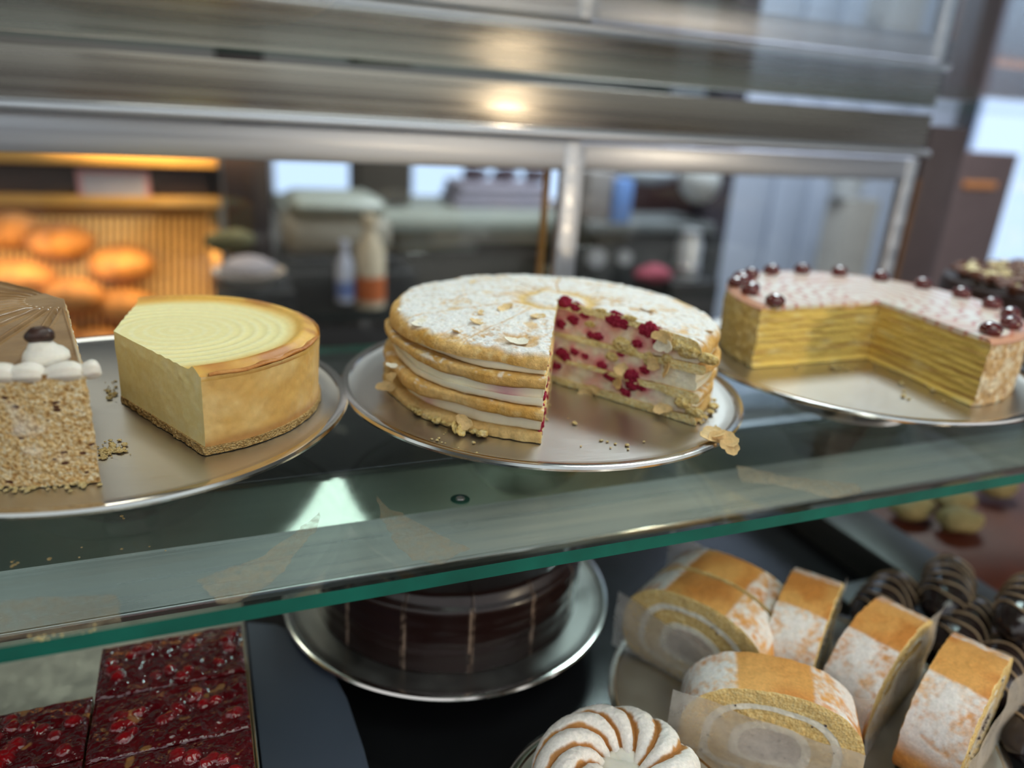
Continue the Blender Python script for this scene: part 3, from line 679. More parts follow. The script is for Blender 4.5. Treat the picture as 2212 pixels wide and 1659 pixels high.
def patch(pts, seed):
    P = [atz(x, y, .0004) for x, y in pts]; Q = []
    for i in range(len(P)):
        a, b = P[i], P[(i+1) % len(P)]; n = 22
        for k in range(n): Q.append(a+(b-a)*k/n)
    Q = np.array(Q); c = Q.mean(0); Q = Q+np.stack([.0030*fbm(Q+seed, 110, 4, seed), .0030*fbm(Q+seed+5, 110, 4, seed+3), Q[:, 0]*0], 1)
    n = len(Q); V = list(Q)+[q+np.array([0, 0, .00025]) for q in Q]; Fc = [tuple(range(n))[::-1], tuple(range(n, 2*n))]+[(i, (i+1) % n, n+(i+1) % n, n+i) for i in range(n)]
    mk('adhesive_residue', np.array(V)-np.array([.26, .335, 0]), Fc, resM, sh, smooth=False)
patch([(-60, 1298), (120, 1290), (250, 1288), (256, 1345), (120, 1370), (-60, 1392)], 3)
patch([(425, 1252), (560, 1208), (692, 1106), (684, 1150), (640, 1196), (585, 1262), (505, 1303), (462, 1305)], 5)
patch([(812, 1070), (850, 1105), (940, 1150), (1012, 1185), (950, 1218), (888, 1212), (838, 1150)], 8)
patch([(1590, 1005), (1700, 1030), (1850, 1045), (1860, 1066), (1800, 1078), (1700, 1052), (1600, 1040)], 12)

hs = empty('light_housing', 'brushed steel light housing running below the glass shelf', 'light housing', (.12, .43, -.03))
V = []; Fc = []
prof = [(.4330, -.0600), (.4522, -.0335), (.4532, -.0320), (.4757, -.0102), (.4770, -.0092), (.4840, -.0092), (.4840, -.068), (.4350, -.068)]
for x in (X0, X1-.03):
    for y, z in prof: V.append((x-.12, y-.43, z+.03))
n = len(prof); Fc = [(i, (i+1) % n, n+(i+1) % n, n+i) for i in range(n)]+[tuple(range(n))[::-1], tuple(range(n, 2*n))]
mk('housing_body', V, [q[::-1] for q in Fc], [M['steel_dark'], brushed('smooth_steel_strip', (.55, .55, .54), .13, (3, 300, 300), .08, .0001, .05)], hs, smooth=False, fm=[1 if i in (2, 3) else 0 for i in range(len(Fc))])
box('lip', M['chrome'], ((X0+X1-.03)/2-.12, .4322-.43, -.0612+.03), (X1-X0-.03, .0018, .003), hs, .0006)

rf = empty('glass_case_top', 'clear glass top of the display case above the cakes', 'glass top', (.3, .46, .268))
o = box('pane', glassm('roof_glass', (.93, .97, .955), 1.5)[0], (-.03, 0, .0035), (2.08, .70, .007), rf); o.data.materials.append(M['edge'])
for p in o.data.polygons:
    if abs(p.normal.z) < .5: p.material_index = 1
fa = empty('steel_fascia', 'brushed steel fascia across the back of the case above the doors', 'fascia', (.1, .81, .24))
fasc = brushed('brushed_fascia', (.38, .345, .31), .28, (2.0, 420, 420), .12, .0003)
pp = next(n for n in fasc.node_tree.nodes if n.type == 'BSDF_PRINCIPLED'); pp.inputs['Anisotropic'].default_value = .92
tg_ = fasc.node_tree.nodes.new('ShaderNodeTangent'); tg_.direction_type = 'RADIAL'; tg_.axis = 'X'; fasc.node_tree.links.new(tg_.outputs[0], pp.inputs['Tangent'])
box('face_panel', fasc, (-.05, 0, .0015), (1.76, .018, .043), fa, .001)
box('lower_edge', M['chrome'], (-.05, -.010, -.0215), (1.76, .004, .003), fa, .001)
v, f = tube([(-.93, -.016, -.0270), (.83, -.016, -.0270)], .0048, 20); mk('track_rod', v, f, M['steel_frame'], fa)
def door(nm, label, xa, xb, y, zt, zb, rail, stile, edgemat=None):
    t = empty(nm, label, 'sliding door', ((xa+xb)/2, y, zb)); w = xb-xa
    box('top_rail', M['steel_frame'], (0, 0, zt-zb-rail/2), (w, .012, rail), t, .001)
    box('bottom_rail', M['steel_frame'], (0, 0, rail/2), (w, .012, rail), t, .001)
    for s in (-1, 1): box('stile', M['steel_frame'], (s*(w/2-stile/2), 0, (zt-zb)/2), (stile, .0125, zt-zb), t, .001)
    box('pane', M['clear'], (0, 0, (zt-zb)/2), (w-2*stile+.002, .004, zt-zb-2*rail+.002), t)
    return t
door('sliding_door', 'left sliding glass door with satin metal frame at the back', -.80, .4065, .806, .2065, -.212, .032, .022)
dR = door('sliding_door', 'right sliding glass door with satin metal frame in front of the white cabinets', .398, .945, .824, .2045, -.212, .030, .022)
stripM = plain('warm_orange', (.50, .24, .06), .45, var=.2, scale=20)
tr = box('door_edge_strip', stripM, (.376, .824, -.003), (.004, .012, .36)); tag(tr, 'narrow orange strip beside the left door frame', 'trim strip')  # thin orange strip along the left door frame
tr = box('door_edge_strip', plain('brown_wood', (.17, .08, .04), .5, var=.2, scale=20), (.953, .824, -.003), (.008, .014, .36)); tag(tr, 'narrow brown wooden strip beside the right door frame', 'trim strip')
pnl = box('end_post', plain('plum_brown', (.09, .065, .075), .35), (1.00, .835, .02), (.075, .02, .46), None, .002); tag(pnl, 'dark plum brown post at the right end of the case', 'post')
eg = box('end_glass', M['clear'], (1.145, .47, .02), (.006, .68, .47)); tag(eg, 'clear glass end pane closing the right side of the case', 'glass pane')

# lower compartment
dk_ = box('case_deck', M['black'], (.2, .475, -.2225), (2.2, .70, .015), None, .001); tag(dk_, 'glossy black lower deck of the display case', 'deck')
bp = box('back_plinth', M['black'], (.2, .842, -.226), (2.2, .03, .022), None, .001); tag(bp, 'black plinth under the sliding doors', 'plinth')
dv = box('divider_strip', M['divider'], (.668, .45, -.196), (.068, .62, .038), None, .002); tag(dv, 'broad grey metal divider strip on the lower deck', 'divider')
# slate panel with rounded end
pts = []
for x, y in ((.0125, .25), (.078, .25), (.078, .40), (.0755, .45), (.068, .49), (.055, .525), (.035, .55), (.0125, .56)): pts.append((x, y))
n = len(pts); V = [(x, y, -.1895) for x, y in pts]+[(x, y, -.1775) for x, y in pts]; Fc = [tuple(range(n))[::-1], tuple(range(n, 2*n))]+[(i, (i+1) % n, n+(i+1) % n, n+i) for i in range(n)]
o = mk('slate_board', np.array(V)-np.array([.04, .4, -.19]), Fc, M['slate'], smooth=False, loc=(.04, .4, -.19)); tag(o, 'matt slate blue board with curved edge beside the red berry slices', 'board')
o = box('riser_block', M['black'], (.045, .40, -.2025), (.05, .25, .024)); tag(o, 'black riser under the slate blue board', 'riser')

# berry jelly tray
ty = empty('baking_tray', 'flat grey metal tray under the red berry jelly slices', 'tray', (-.10, .42, -.176))
trayM = brushed('worn_tray', (.24, .235, .215), .42, (120, 120, 120), .2)
box('tray_base', trayM, (0, .0, .001), (.220, .36, .002), ty)
for s in (-1, 1):
    box('tray_rim', M['rim'], (s*.110, 0, .004), (.0015, .36, .008), ty, .0005)
    box('tray_rim', M['rim'], (0, s*.180, .004), (.22, .0015, .008), ty, .0005)
o = box('riser_block', M['black'], (-.11, .42, -.1965), (.17, .30, .036)); tag(o, 'black riser under the metal tray of berry slices', 'riser')
jelM, nt_, o_ = nodes('red_jelly'); p_ = pr(nt_, o_, (.1, .003, .006), .06, 0, .6, .25, 1.0, sssr=(.006, .001, .001))
a_ = nt_.nodes.new('ShaderNodeAttribute'); a_.attribute_name = 'Col'; nt_.links.new(a_.outputs['Color'], p_.inputs['Base Color']); bump(nt_, p_, noise(nt_, 130, 2, .45, objco(nt_)).outputs[0], 1.0, .0045)
curM = plain('redcurrant', (.34, .004, .008), .12, var=.3, scale=120, coat=1, sss=.3)
spgM = crumbm('slice_sponge', (.5, .3, .1), (.7, .5, .2), (.8, .62, .33), 400)
SW, SD, SH = .0942, .0538, .034
def jelly_slice(x, y, label, seed, w=SW, d=SD):
    t = empty('berry_jelly_slice', label, 'cake slice', (x, y, -.1738), 0, 'red berry jelly slices')
    v, f = boxm(0, 0, .010, w, d, .020, .0015); mk('sponge_base', v, f, spgM, t)
    rs = random.Random(seed); B = [(rs.uniform(-w/2+.007, w/2-.007), rs.uniform(-d/2+.007, d/2-.007), rs.uniform(.0040, .0056)) for _ in range(17)]
    def jf(U, V, W):
        x_ = (U-.5)*(w-.0008); y_ = (V-.5)*(d-.0008); z = .0195+.0135*W; h = 0*x_
        for bx, by, br in B: h = np.maximum(h, np.sqrt(np.maximum(br*br-(x_-bx)**2-(y_-by)**2, 0))*.62)
        X = np.stack([x_, y_, z], 1)
        X[:, 2] += W*(h*.75+.0021*fbm(X+seed, 75, 3, seed)-.0012*sst(np.maximum(np.abs(U-.5), np.abs(V-.5)), .47, .5)); return X
    V, Fc, tg, (U, Vv, W) = solid(jf, 150, 90, 6, sides='uUvVwW')
    h = np.zeros(len(V))
    for bx, by, br in B: h = np.maximum(h, 1-sst(np.hypot(V[:, 0]-bx, V[:, 1]-by), br*.4, br*1.25))
    c = mix((.085, .002, .005), (.36, .005, .009), h*.75); c = mix(c, (.13, .006, .008), sst(fbm(V+seed, 90, 3, seed+2), .0, .5)*.7); c = mix(c, (.42, .20, .06), sst(fbm(V+seed, 130, 2, seed+7), .52, .62)*.7)
    mk('berry_jelly', V, Fc, jelM, t, True, None, c, 60)
    for bx, by, br in B[:5]:
        v, f = blob(br*.92, (bx, by, .033-.0024), 3, .03, 1, seed); mk('redcurrant', v, f, curM, t)
    return t
xr, xl = -.0395, -.1345
for q, (x, y, lb) in enumerate(((xr, .485, 'red berry jelly slice at the back of the right row beside the slate board'), (xr, .431, 'red berry jelly slice in the middle of the right row on the tray'), (xr, .377, 'red berry jelly slice third from the back in the right row'), (xr, .323, 'red berry jelly slice at the front end of the right row'),
        (xl, .437, 'red berry jelly slice at the back of the left row on the tray'), (xl, .383, 'red berry jelly slice second from the back in the left row'))):
    jelly_slice(x, y, lb, q*13+5)

# chocolate cake
PC = (.186, .556)
cake_plate('raised steel plate under the dark chocolate cake below the shelf', PC[0], PC[1], -.172, .145, .04, brushed('dull_plate', (.36, .35, .33), .42, (60, 60, 60), .1))
chc = empty('chocolate_cake', 'tall glossy dark chocolate cake marked into slices, below the glass shelf', 'cake', (PC[0], PC[1], -.1715), RD(4))
gan = vcol('dark_ganache', .26, (60, .12, .0015), None, coat=.12, spec=.5, var=.1, vs=60)
nsl = 14; RCH = .1165; HCH = .066
for q in range(nsl):
    b0, b1 = 2*pi*q/nsl+.004, 2*pi*(q+1)/nsl-.004
    def sf(U, V, W):
        th = b0+(b1-b0)*V; e = sst(U, .93, 1); r = RCH*U; z = HCH*W-.006*e*e*(W)**3
        rr = r-.0045*sst(W, .86, 1)**2*e; X = np.stack([rr*np.cos(th), rr*np.sin(th), z], 1)
        s = (U > .99)*(.00018*np.sin(z*500)+.0008*fbm(X, 45, 2, 4)); X[:, 0] += s*np.cos(th); X[:, 1] += s*np.sin(th); return X
    V, Fc, tg, (U, Vv, W) = solid(sf, 30, 26, 30)
    ed = np.minimum(Vv, 1-Vv)*(b1-b0)*np.hypot(V[:, 0], V[:, 1]); c = mix((.018, .007, .006), (.50, .36, .27), np.exp(-(ed/.0011)**2)*sst(fbm(V, 130, 3, q), -.35, .35)*sst(U, .9, .98)*(1-sst(W, .9, .97)*.8)*(1-sst(-W, -.12, 0)*0))  # glint on the slice edges painted into the colour as broken beige lines
    mk('slice', V, Fc, gan, chc, True, None, c, 50)

# ================================================================== swiss rolls
cake_plate('low steel plate under the powdered swiss roll slices', .392, .330, -.173, .143, .04, brushed('dull_plate2', (.52, .50, .46), .4, (60, 60, 60), .1))
rollcr = vcol('roll_crust', .6, (700, .3, .0006), (120, .4, .0012), sss=.08)
rollsp = crumbm('roll_sponge', (.66, .42, .14), (.82, .60, .25), (.88, .72, .38), 420, bs=.6, bd=.0012)
rollcm = plain('roll_cream', (.90, .85, .72), .5, var=.06, scale=150, bs=.3, sss=.15)
rollin = plain('roll_filling', (.60, .52, .45), .7, var=.15, scale=120, bs=.3, sss=.1)
def roll_slice(label, c, rz, seed, L=.116, H=.072, T=.038, tilt=0):
    t = empty('swiss_roll_slice', label, 'swiss roll slice', (c[0], c[1], -.1722), rz, 'swiss roll slices on the low steel plate'); t.rotation_euler[0] = tilt
    def B(th):   # outline (flat-bottomed arch) measured from a centre at (0, .40H)
        cx, sx = np.cos(th), np.sin(th); n_ = 2.35
        up = (np.abs(cx/(L/2))**n_+np.abs(sx/(H*.60))**n_)**(-1/n_); dn_ = (np.abs(cx/(L/2))**4+np.abs(sx/(H*.40))**4)**(-1/4)
        return np.where(sx >= 0, up, dn_)
    def ring(s0_, s1_, name, mats, cols=None, inset=0, nu=10, seedo=0):
        def rfn(U, V, W):
            th = V*2*pi; b = B(th); wv = 1+.012*np.sin(3*th+seed)+.008*np.sin(7*th+seed*2)
            k0 = s0_*wv if s0_ > .01 else .004; k1 = s1_*wv if s1_ < .99 else 1
            rr = b*(k0*(1-U)+k1*U); y = (W-.5)*(T-2*inset)
            X = np.stack([rr*np.cos(th), y, H*.40+rr*np.sin(th)], 1)
            f_ = np.where(W < .5, -1, 1)*((W < 1e-6) | (W > 1-1e-6)); X[:, 1] += f_*(.0009*fbm(X+seed, 200, 3, seed)+.0004*fbm(X, 500, 2, 3))
            if s1_ > .99:
                o_ = (U > .999)*(.0007*fbm(X+seed, 60, 3, seed+4)+.0003*fbm(X, 350, 2, 9)); X[:, 0] += o_*np.cos(th); X[:, 2] += o_*np.sin(th)
                X[:, 1] *= 1-.03*(U > .999)
            return X
        V, Fc, tg, (U, Vv, W) = solid(rfn, nu, 300, 36 if s1_ > .99 else 4, wrap=True, sides='uUwW' if s0_ > .01 else 'UwW')
        cc = None; fm = None
        if s1_ > .99:
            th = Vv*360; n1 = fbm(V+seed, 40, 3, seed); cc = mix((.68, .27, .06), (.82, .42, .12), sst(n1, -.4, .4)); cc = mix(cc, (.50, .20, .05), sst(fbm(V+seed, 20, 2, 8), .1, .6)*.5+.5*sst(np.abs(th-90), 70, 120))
            crack = np.exp(-(fbm(V+seed, 55, 2, seed+9)/.035)**2)*sst(fbm(V, 18, 2, 3), .1, .4); cc = mix(cc, (.82, .62, .28), crack*.8)
            pw = (sst(th+3*n1, 22, 25)*(1-sst(th+3*n1, 62, 65))+sst(th+3*n1, 122, 126)*(1-sst(th+3*n1, 172, 190))*1.0)
            pw = pw*sst(.8*fbm(V+seed, 300, 3, 71)+.7*fbm(V, 70, 2, 13), -.75, .35); cc = mix(cc, (.90, .87, .83), np.clip(pw, 0, 1)*.95)
            V[:, 0] += np.where(U > .999, .0005*pw*np.cos(Vv*2*pi), 0); V[:, 2] += np.where(U > .999, .0005*pw*np.sin(Vv*2*pi), 0)
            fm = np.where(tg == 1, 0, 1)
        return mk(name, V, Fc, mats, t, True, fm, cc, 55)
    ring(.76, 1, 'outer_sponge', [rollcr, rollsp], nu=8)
    ring(.665, .76, 'cream_ring', rollcm, inset=.0004)
    ring(.44, .665, 'inner_sponge', rollsp, inset=.0008)
    ring(.34, .44, 'inner_cream', rollcm, inset=.0004)
    ring(0, .34, 'core_filling', rollin, inset=.0008)
    rs = random.Random(seed); L_ = []
    for _ in range(26):
        a = rs.uniform(0, 2*pi); s_ = rs.choice((.66, .67, .76, .2, .12))*rs.uniform(.97, 1.03); b = float(B(np.array([a]))[0])*s_
        for sd in (-1, 1): L_.append(blob(rs.uniform(.0004, .0009), (b*cos(a), sd*(T/2+.0001), H*.40+b*sin(a)), 1, .3, 2, 1))
    v, f = joinnp(L_); o = mk('poppy_specks', v, f, plain('poppy_seed', (.05, .035, .04), .6), t); o['kind'] = 'stuff'
    return t
RS = [('swiss roll slice at the front with its spiral face behind translucent paper', (.331, .300), -36, 1, 0),
      ('swiss roll slice at the back left, its spiral face behind paper, leaning on its twin', (.341, .392), -60, 2, 0),
      ('rearmost swiss roll slice, pressed against the back left slice', (.377, .413), -60, 3, 0),
      ('short swiss roll slice between the back pair and the two upright right ones', (.421, .370), 36, 4, 0),
      ('swiss roll slice with powdered back, second from the right', (.452, .322), 22, 5, 0),
      ('rightmost swiss roll slice beside the dark glazed eclairs', (.468, .268), 24, 6, 0)]
for lb, c, a, sd, ti in RS: roll_slice(lb, c, RD(a), sd, H=.074 if sd != 6 else .077)
# greaseproof papers
papM, nt_, o_ = nodes('greaseproof_paper'); t_ = nt_.nodes.new('ShaderNodeBsdfTransparent'); df = nt_.nodes.new('ShaderNodeBsdfDiffuse'); df.inputs[0].default_value = (.84, .80, .75, 1)
tl = nt_.nodes.new('ShaderNodeBsdfTranslucent'); tl.inputs[0].default_value = (.8, .77, .73, 1); gl = nt_.nodes.new('ShaderNodeBsdfGlossy'); gl.inputs[1].default_value = .35
m1 = nt_.nodes.new('ShaderNodeMixShader'); m1.inputs[0].default_value = .4; m2 = nt_.nodes.new('ShaderNodeMixShader'); m2.inputs[0].default_value = .06; m3 = nt_.nodes.new('ShaderNodeMixShader')
nt_.links.new(df.outputs[0], m1.inputs[1]); nt_.links.new(tl.outputs[0], m1.inputs[2]); nt_.links.new(m1.outputs[0], m2.inputs[1]); nt_.links.new(gl.outputs[0], m2.inputs[2])
n_ = noise(nt_, 60, 4, .6, objco(nt_)); mr_ = nt_.nodes.new('ShaderNodeMapRange'); setin(mr_, From_Min=.35, From_Max=.65, To_Min=.26, To_Max=.42); nt_.links.new(n_.outputs[0], mr_.inputs[0]); nt_.links.new(mr_.outputs[0], m3.inputs[0])
nt_.links.new(t_.outputs[0], m3.inputs[1]); nt_.links.new(m2.outputs[0], m3.inputs[2]); nt_.links.new(m3.outputs[0], o_.inputs['Surface'])
def paper(label, c, rz, off, x0, x1, z0, z1, curl=.0, seed=0, top=None, off2=0):
    """a thin sheet standing beside a slice face; local x along the slice, y off the face"""
    nx, nz = 40, 30; V = []; Fc = []
    for s in (0, 1):
        for i in range(nx+1):
            for k in range(nz+1):
                u, w = i/nx, k/nz; zt = z1 if top is None else z1+(top-z1)*u
                x = x0+(x1-x0)*u; z = z0+(zt-z0)*w
                y = off+off2*u+.0012*sin(x*140+seed)*w+.0009*sin(z*160+x*60+seed*2)-abs(off)/off*0+curl*max(0, u-.6)**2*6*(1 if off > 0 else 1)
                V.append((x, y+s*.00008, z))
    m = (nx+1)*(nz+1)
    for s in (0, 1):
        for i in range(nx):
            for k in range(nz):
                q = (s*m+i*(nz+1)+k, s*m+(i+1)*(nz+1)+k, s*m+(i+1)*(nz+1)+k+1, s*m+i*(nz+1)+k+1); Fc.append(q if not s else q[::-1])
    o = mk('greaseproof_paper', V, Fc, papM, ang=0, loc=(c[0], c[1], -.1715)); o.rotation_euler = (0, 0, rz)
    return tag(o, label, 'paper', 'greaseproof papers between the swiss roll slices')
paper('translucent paper sheet across the spiral face of the front swiss roll slice', RS[0][1], RD(-36), -.0225, -.0660, .0560, .001, .0620, 0, 1, .0440)
paper('paper corner rising behind the right end of the front swiss roll slice', RS[0][1], RD(-36), .0225, .018, .066, .004, .052, .002, 9)
paper('translucent paper sheet covering the spiral face of the back left swiss roll slice', RS[1][1], RD(-60), -.0225, -.0640, .0500, .001, .0530, 0, 2, .0340)
paper('paper sheet between the rearmost swiss roll slice and its twin', RS[2][1], RD(-60), .0225, -.0640, .04, .001, .074, 0, 12, .05)
paper('paper sheet sticking out beside the short middle swiss roll slice', RS[3][1], RD(40), -.0225, -.062, .058, .001, .046, 0, 3, .062)
paper('paper sheet between the two upright powdered swiss roll slices', RS[4][1], RD(22), -.0225, -.0665, .056, .001, .044, 0, 4, .075, .003)
paper('white paper sheet flaring out beside the rightmost swiss roll slice', RS[5][1], RD(24), -.0235, -.062, .064, .001, .046, -.006, 5, .070, -.004)

# ================================================================== choux ring
cake_plate('small steel plate under the powdered choux pastry ring', (.212), .279, -.157, .078, .045, M['plate'])
cx = empty('choux_ring', 'twisted fried choux pastry ring dusted with powdered sugar and filled with cream', 'pastry', (.2065, .2845, -.1565), RD(-25))
chxM = vcol('choux_crust', .5, (500, .3, .0006), None, sss=.1)
RM, rm = .0295, .0235
def cxf(U, V, W):
    ph = V*2*pi; al = U*2*pi
    tw = al+1.25*ph*1.0
    ridge = .16*np.abs(np.cos((al*5.0+ph*11)/2))**.7
    pr_ = rm*(.84+ridge)
    rr = RM+pr_*np.cos(al)*(1.0); z = .0215+pr_*np.sin(al)*1.12
    X = np.stack([rr*np.cos(ph), rr*np.sin(ph), np.maximum(z, .0005)], 1)
    X += (.0008*fbm(X, 120, 3, 4))[:, None]*np.array([1, 1, 1]); X[:, 2] = np.maximum(X[:, 2], 0)
    return X
nu_, nv_ = 220, 420
A, B_ = np.meshgrid(np.arange(nu_), np.arange(nv_), indexing='ij'); A = A.ravel(); B_ = B_.ravel()
V = cxf(A/nu_, B_/nv_, A*0.0); key = lambda a, b: (a % nu_)*nv_+(b % nv_); Fc = np.stack([key(A, B_), key(A, B_+1), key(A+1, B_+1), key(A+1, B_)], 1)
al = A/nu_*2*pi; ph = B_/nv_*2*pi; rdg = np.abs(np.cos((al*5+ph*11)/2))
c = mix((.46, .20, .055), (.66, .36, .12), sst(rdg, .1, .8)); pw = sst(rdg+.35*fbm(V, 200, 3, 4), .30, .52)*sst(np.sin(al), -.35, .1); c = mix(c, (.90, .86, .81), pw*.95); V[:, 2] += .0005*pw*(1+fbm(V, 400, 2, 3))
mk('pastry_ring', V, Fc, chxM, cx, True, None, c, 0)
L_ = [blob(.0075, (.011*cos(q*1.3), .011*sin(q*1.3), .030+.003*(q % 2)), 4, .30, 2.4, q, (1.3, 1.1, .7), 4) for q in range(5)]+[blob(.0165, (0, 0, .024), 4, .22, 2.2, 9, (1, 1, .85), 4)]
v, f = joinnp(L_); mk('cream_filling', v, f, creamM, cx, cols=np.tile([.84, .79, .68], (len(v), 1)), ang=0)
v, f = blob(.006, (.004, -.014, .040), 3, .3, 1.6, 5, (1.3, .8, .6)); mk('pastry_tip', v, f, chxM, cx, cols=np.tile([.58, .27, .08], (len(v), 1)))

# ================================================================== eclairs
tt = box('eclair_tray', M['divider'], (.588, .33, -.1985), (.088, .26, .033), None, .002); tag(tt, 'narrow grey metal tray block carrying the dark glazed eclairs', 'tray')
ecM = plain('eclair_glaze', (.022, .013, .012), .16, var=.3, scale=60, coat=.6, bs=.2, bd=.002); drz = plain('caramel_drizzle', (.46, .32, .19), .5, var=.2)
def eclair(label, x, y, rz, L=.105, seed=0, z=-.1815):
    t = empty('eclair', label, 'eclair', (x, y, z), RD(rz), 'dark glazed eclairs')
    V = []; Fc = []; n, m = 26, 28
    def prof(u): return .0205*(max(1-abs(2*u-1)**3.2, 0))**.5+.0004
    for i in range(n+1):
        u = i/n; rr = prof(u)
        for k in range(m): a = 2*pi*k/m; V.append(((u-.5)*L, rr*1.05*cos(a), max(.0185+rr*.93*sin(a), .0004)))
    for i in range(n):
        for k in range(m): Fc.append((i*m+k, i*m+(k+1) % m, (i+1)*m+(k+1) % m, (i+1)*m+k))
    V = np.array(V); V[:, 2] += .0008*fbm(V+seed, 60, 2, seed)*(V[:, 2] > .003)
    mk('glazed_shell', V, [q[::-1] for q in Fc], ecM, t, ang=0)
    for s in range(6):
        xs = -.036+.0145*s; P = []
        for k in range(22):
            a = pi*(.02+.96*k/21); xx = xs+.006*cos(a)+.003*sin(a*3+s); rr = prof(xx/L+.5)+.0006; P.append((xx, rr*1.05*cos(a), .0185+rr*.95*sin(a)+.0004))
        v, f = tube(P, .00085, 8); mk('drizzle_line', v, f, drz, t, ang=0)
    return t
for q, (lb, x, y, a, z) in enumerate((('eclair farthest back beside the grey divider strip', .615, .392, 35, -.172), ('eclair lying just behind the two upright swiss roll slices', .552, .402, 25, -.181), ('eclair to the right of the rightmost swiss roll slice, upper one', .590, .350, 20, -.1815), ('eclair in the middle of the dark stack at the right edge', .573, .304, 20, -.1815), ('lowest eclair, nearest the right bottom edge', .556, .255, 18, -.1815), ('eclair resting on top at the right edge of the stack', .628, .330, 24, -.150))):
    eclair(lb, x, y, a, .105, q, z)

# far compartment
o = box('mahogany_board', plain('mahogany', (.115, .028, .014), .45, var=.25, scale=14), (.95, .50, -.205), (.46, .46, .012), None, .002); tag(o, 'reddish brown board in the far right lower compartment', 'board')
rs = random.Random(5)
yc = plain('yellow_pastry', (.26, .20, .08), .7, var=.2, scale=120, bs=.4)
for q, (x, y, z) in enumerate(((.80, .52, -.19), (.84, .56, -.19), (.88, .60, -.19), (.93, .57, -.19), (.77, .56, -.19))):
    v, f = blob(.024, (0, 0, .008), 3, .35, 1.7, q, (1.25, .8, .55), 3); o = mk('yellow_pastry', v, f, yc, loc=(x, y, z)); tag(o, ['rough yellow pastry at the near corner of the reddish brown board', 'rough yellow pastry in the middle of the group on the reddish brown board', 'rough yellow pastry behind the others on the reddish brown board', 'rough yellow pastry farthest from the divider on the reddish brown board', 'rough yellow pastry closest to the case doors and divider'][q], 'pastry', 'yellow pastries on the far board')

# loaf on the case top
lf = empty('bread_loaf', 'pale brown crusty loaf in a dull wrap lying on the glass case top', 'bread', (-.01, .60, .2755), RD(-12))
v, f = blob(1, (0, 0, .038), 4, .10, 1.6, 4, (.115, .05, .038), 3); v[:, 2] = np.maximum(v[:, 2], 0); mk('crust', v, f, plain('loaf_crust', (.62, .42, .27), .8, var=.3, scale=25, bs=.5, bd=.003), lf)
# ================================================================== the shop behind
def bgbox(name, label, cat, x0, y0, x1, y1, Y, dep, mat, zb=None, parent=None, bev=.003, group=None, zt=None):
    a = aty(x0, (y0+y1)/2, Y); b = aty(x1, (y0+y1)/2, Y); t = aty((x0+x1)/2, y0, Y); u = aty((x0+x1)/2, y1, Y)
    zt = t[2] if zt is None else zt; zl = u[2] if zb is None else zb
    o = box(name, mat, (0, 0, (zt-zl)/2), (b[0]-a[0], dep, zt-zl), parent, bev); o.location = ((a[0]+b[0])/2, Y+dep/2, zl)
    if cat: tag(o, label, cat, group)
    return o
FZ = -1.02
warm = plain('honey_wood', (.70, .38, .09), .5, var=.15, scale=10); dkb = plain('dark_beam', (.06, .04, .035), .5); blk = plain('soft_black', (.015, .014, .014), .5, var=.3)
greyc = plain('grey_green_counter', (.34, .38, .34), .35, var=.08); beige = plain('beige_panel', (.36, .34, .28), .5); bluew = plain('pale_blue_white_cabinet', (.50, .58, .74), .35, var=.05, scale=4)
# bread rack
rk = empty('bread_rack', 'warm lit wooden bread rack with vertical slats behind the case', 'bread rack', (0, 0, 0))
Yr = 1.72
def part(nm, x0, y0, x1, y1, Y, dep, mat, **k):
    o = bgbox(nm, None, None, x0, y0, x1, y1, Y, dep, mat, **k); o.parent = rk; return o
part('top_shelf', -120, 325, 470, 356, Yr-.06, .16, warm)
part('dark_beam', -120, 357, 478, 424, Yr, .06, dkb)
part('ledge', -120, 424, 478, 446, Yr-.03, .09, warm)
part('back_board', -120, 440, 482, 900, Yr+.26, .02, plain('amber_board', (.20, .085, .02), .6))
part('side_panel', 462, 350, 484, 900, Yr+.0, .3, plain('amber_side', (.45, .25, .08), .6))
# slats, slanting forwards
L_ = []
for k in range(38):
    xx = -110+k*15.5; a = aty(xx, 470, Yr+.20); b = aty(xx, 740, Yr+.05)
    L_.append(tube([a, b], .0046, 6))
v, f = join(L_); o = mk('slats', v, f, plain('amber_slats', (.88, .58, .22), .5), rk)
part('bottom_shelf', -120, 800, 482, 822, Yr-.02, .34, warm)
rollM = plain('baked_roll', (.48, .21, .05), .55, var=.45, scale=18, bs=.3)
for q, (x, y, s, Yq) in enumerate(((130, 520, 46, 1.84), (25, 500, 42, 1.88), (262, 570, 46, 1.80), (45, 605, 46, 1.78), (160, 640, 44, 1.74), (275, 662, 42, 1.74), (-70, 580, 44, 1.80), (100, 728, 44, 1.70), (-20, 710, 44, 1.70), (215, 745, 42, 1.70), (330, 760, 40, 1.68))):
    P = aty(x, y, Yq); r = s*Yq*1.02/F
    v, f = blob(r, (0, 0, 0), 3, .12, 1.3, q, (1.25, 1, .82), 2); o = mk('bread_roll', v, f, rollM, loc=tuple(P)); tag(o, ['golden roll at the top of the heap, straight below the price card', 'golden roll at the upper left, touching the rack ledge', 'golden roll on the right shoulder of the heap, beside the bare slats', 'golden roll just below and left of the topmost one', 'golden roll in the middle of the heap above the nut-coated cake corner', 'golden roll lowest on the right, right behind the cheesecake tip', 'golden roll at the far left edge of the rack', 'golden roll hidden behind the brown glazed cake top', 'golden roll at the bottom left behind the nut-coated cake', 'golden roll seen in the gap between nut-coated cake and cheesecake', 'golden roll low down behind the left edge of the cheesecake'][q], 'bread roll', 'rolls in the bread rack')
ps = empty('price_sign', 'small white price card with pinkish border on the dark rack beam', 'sign', aty(247, 402, Yr-.02))
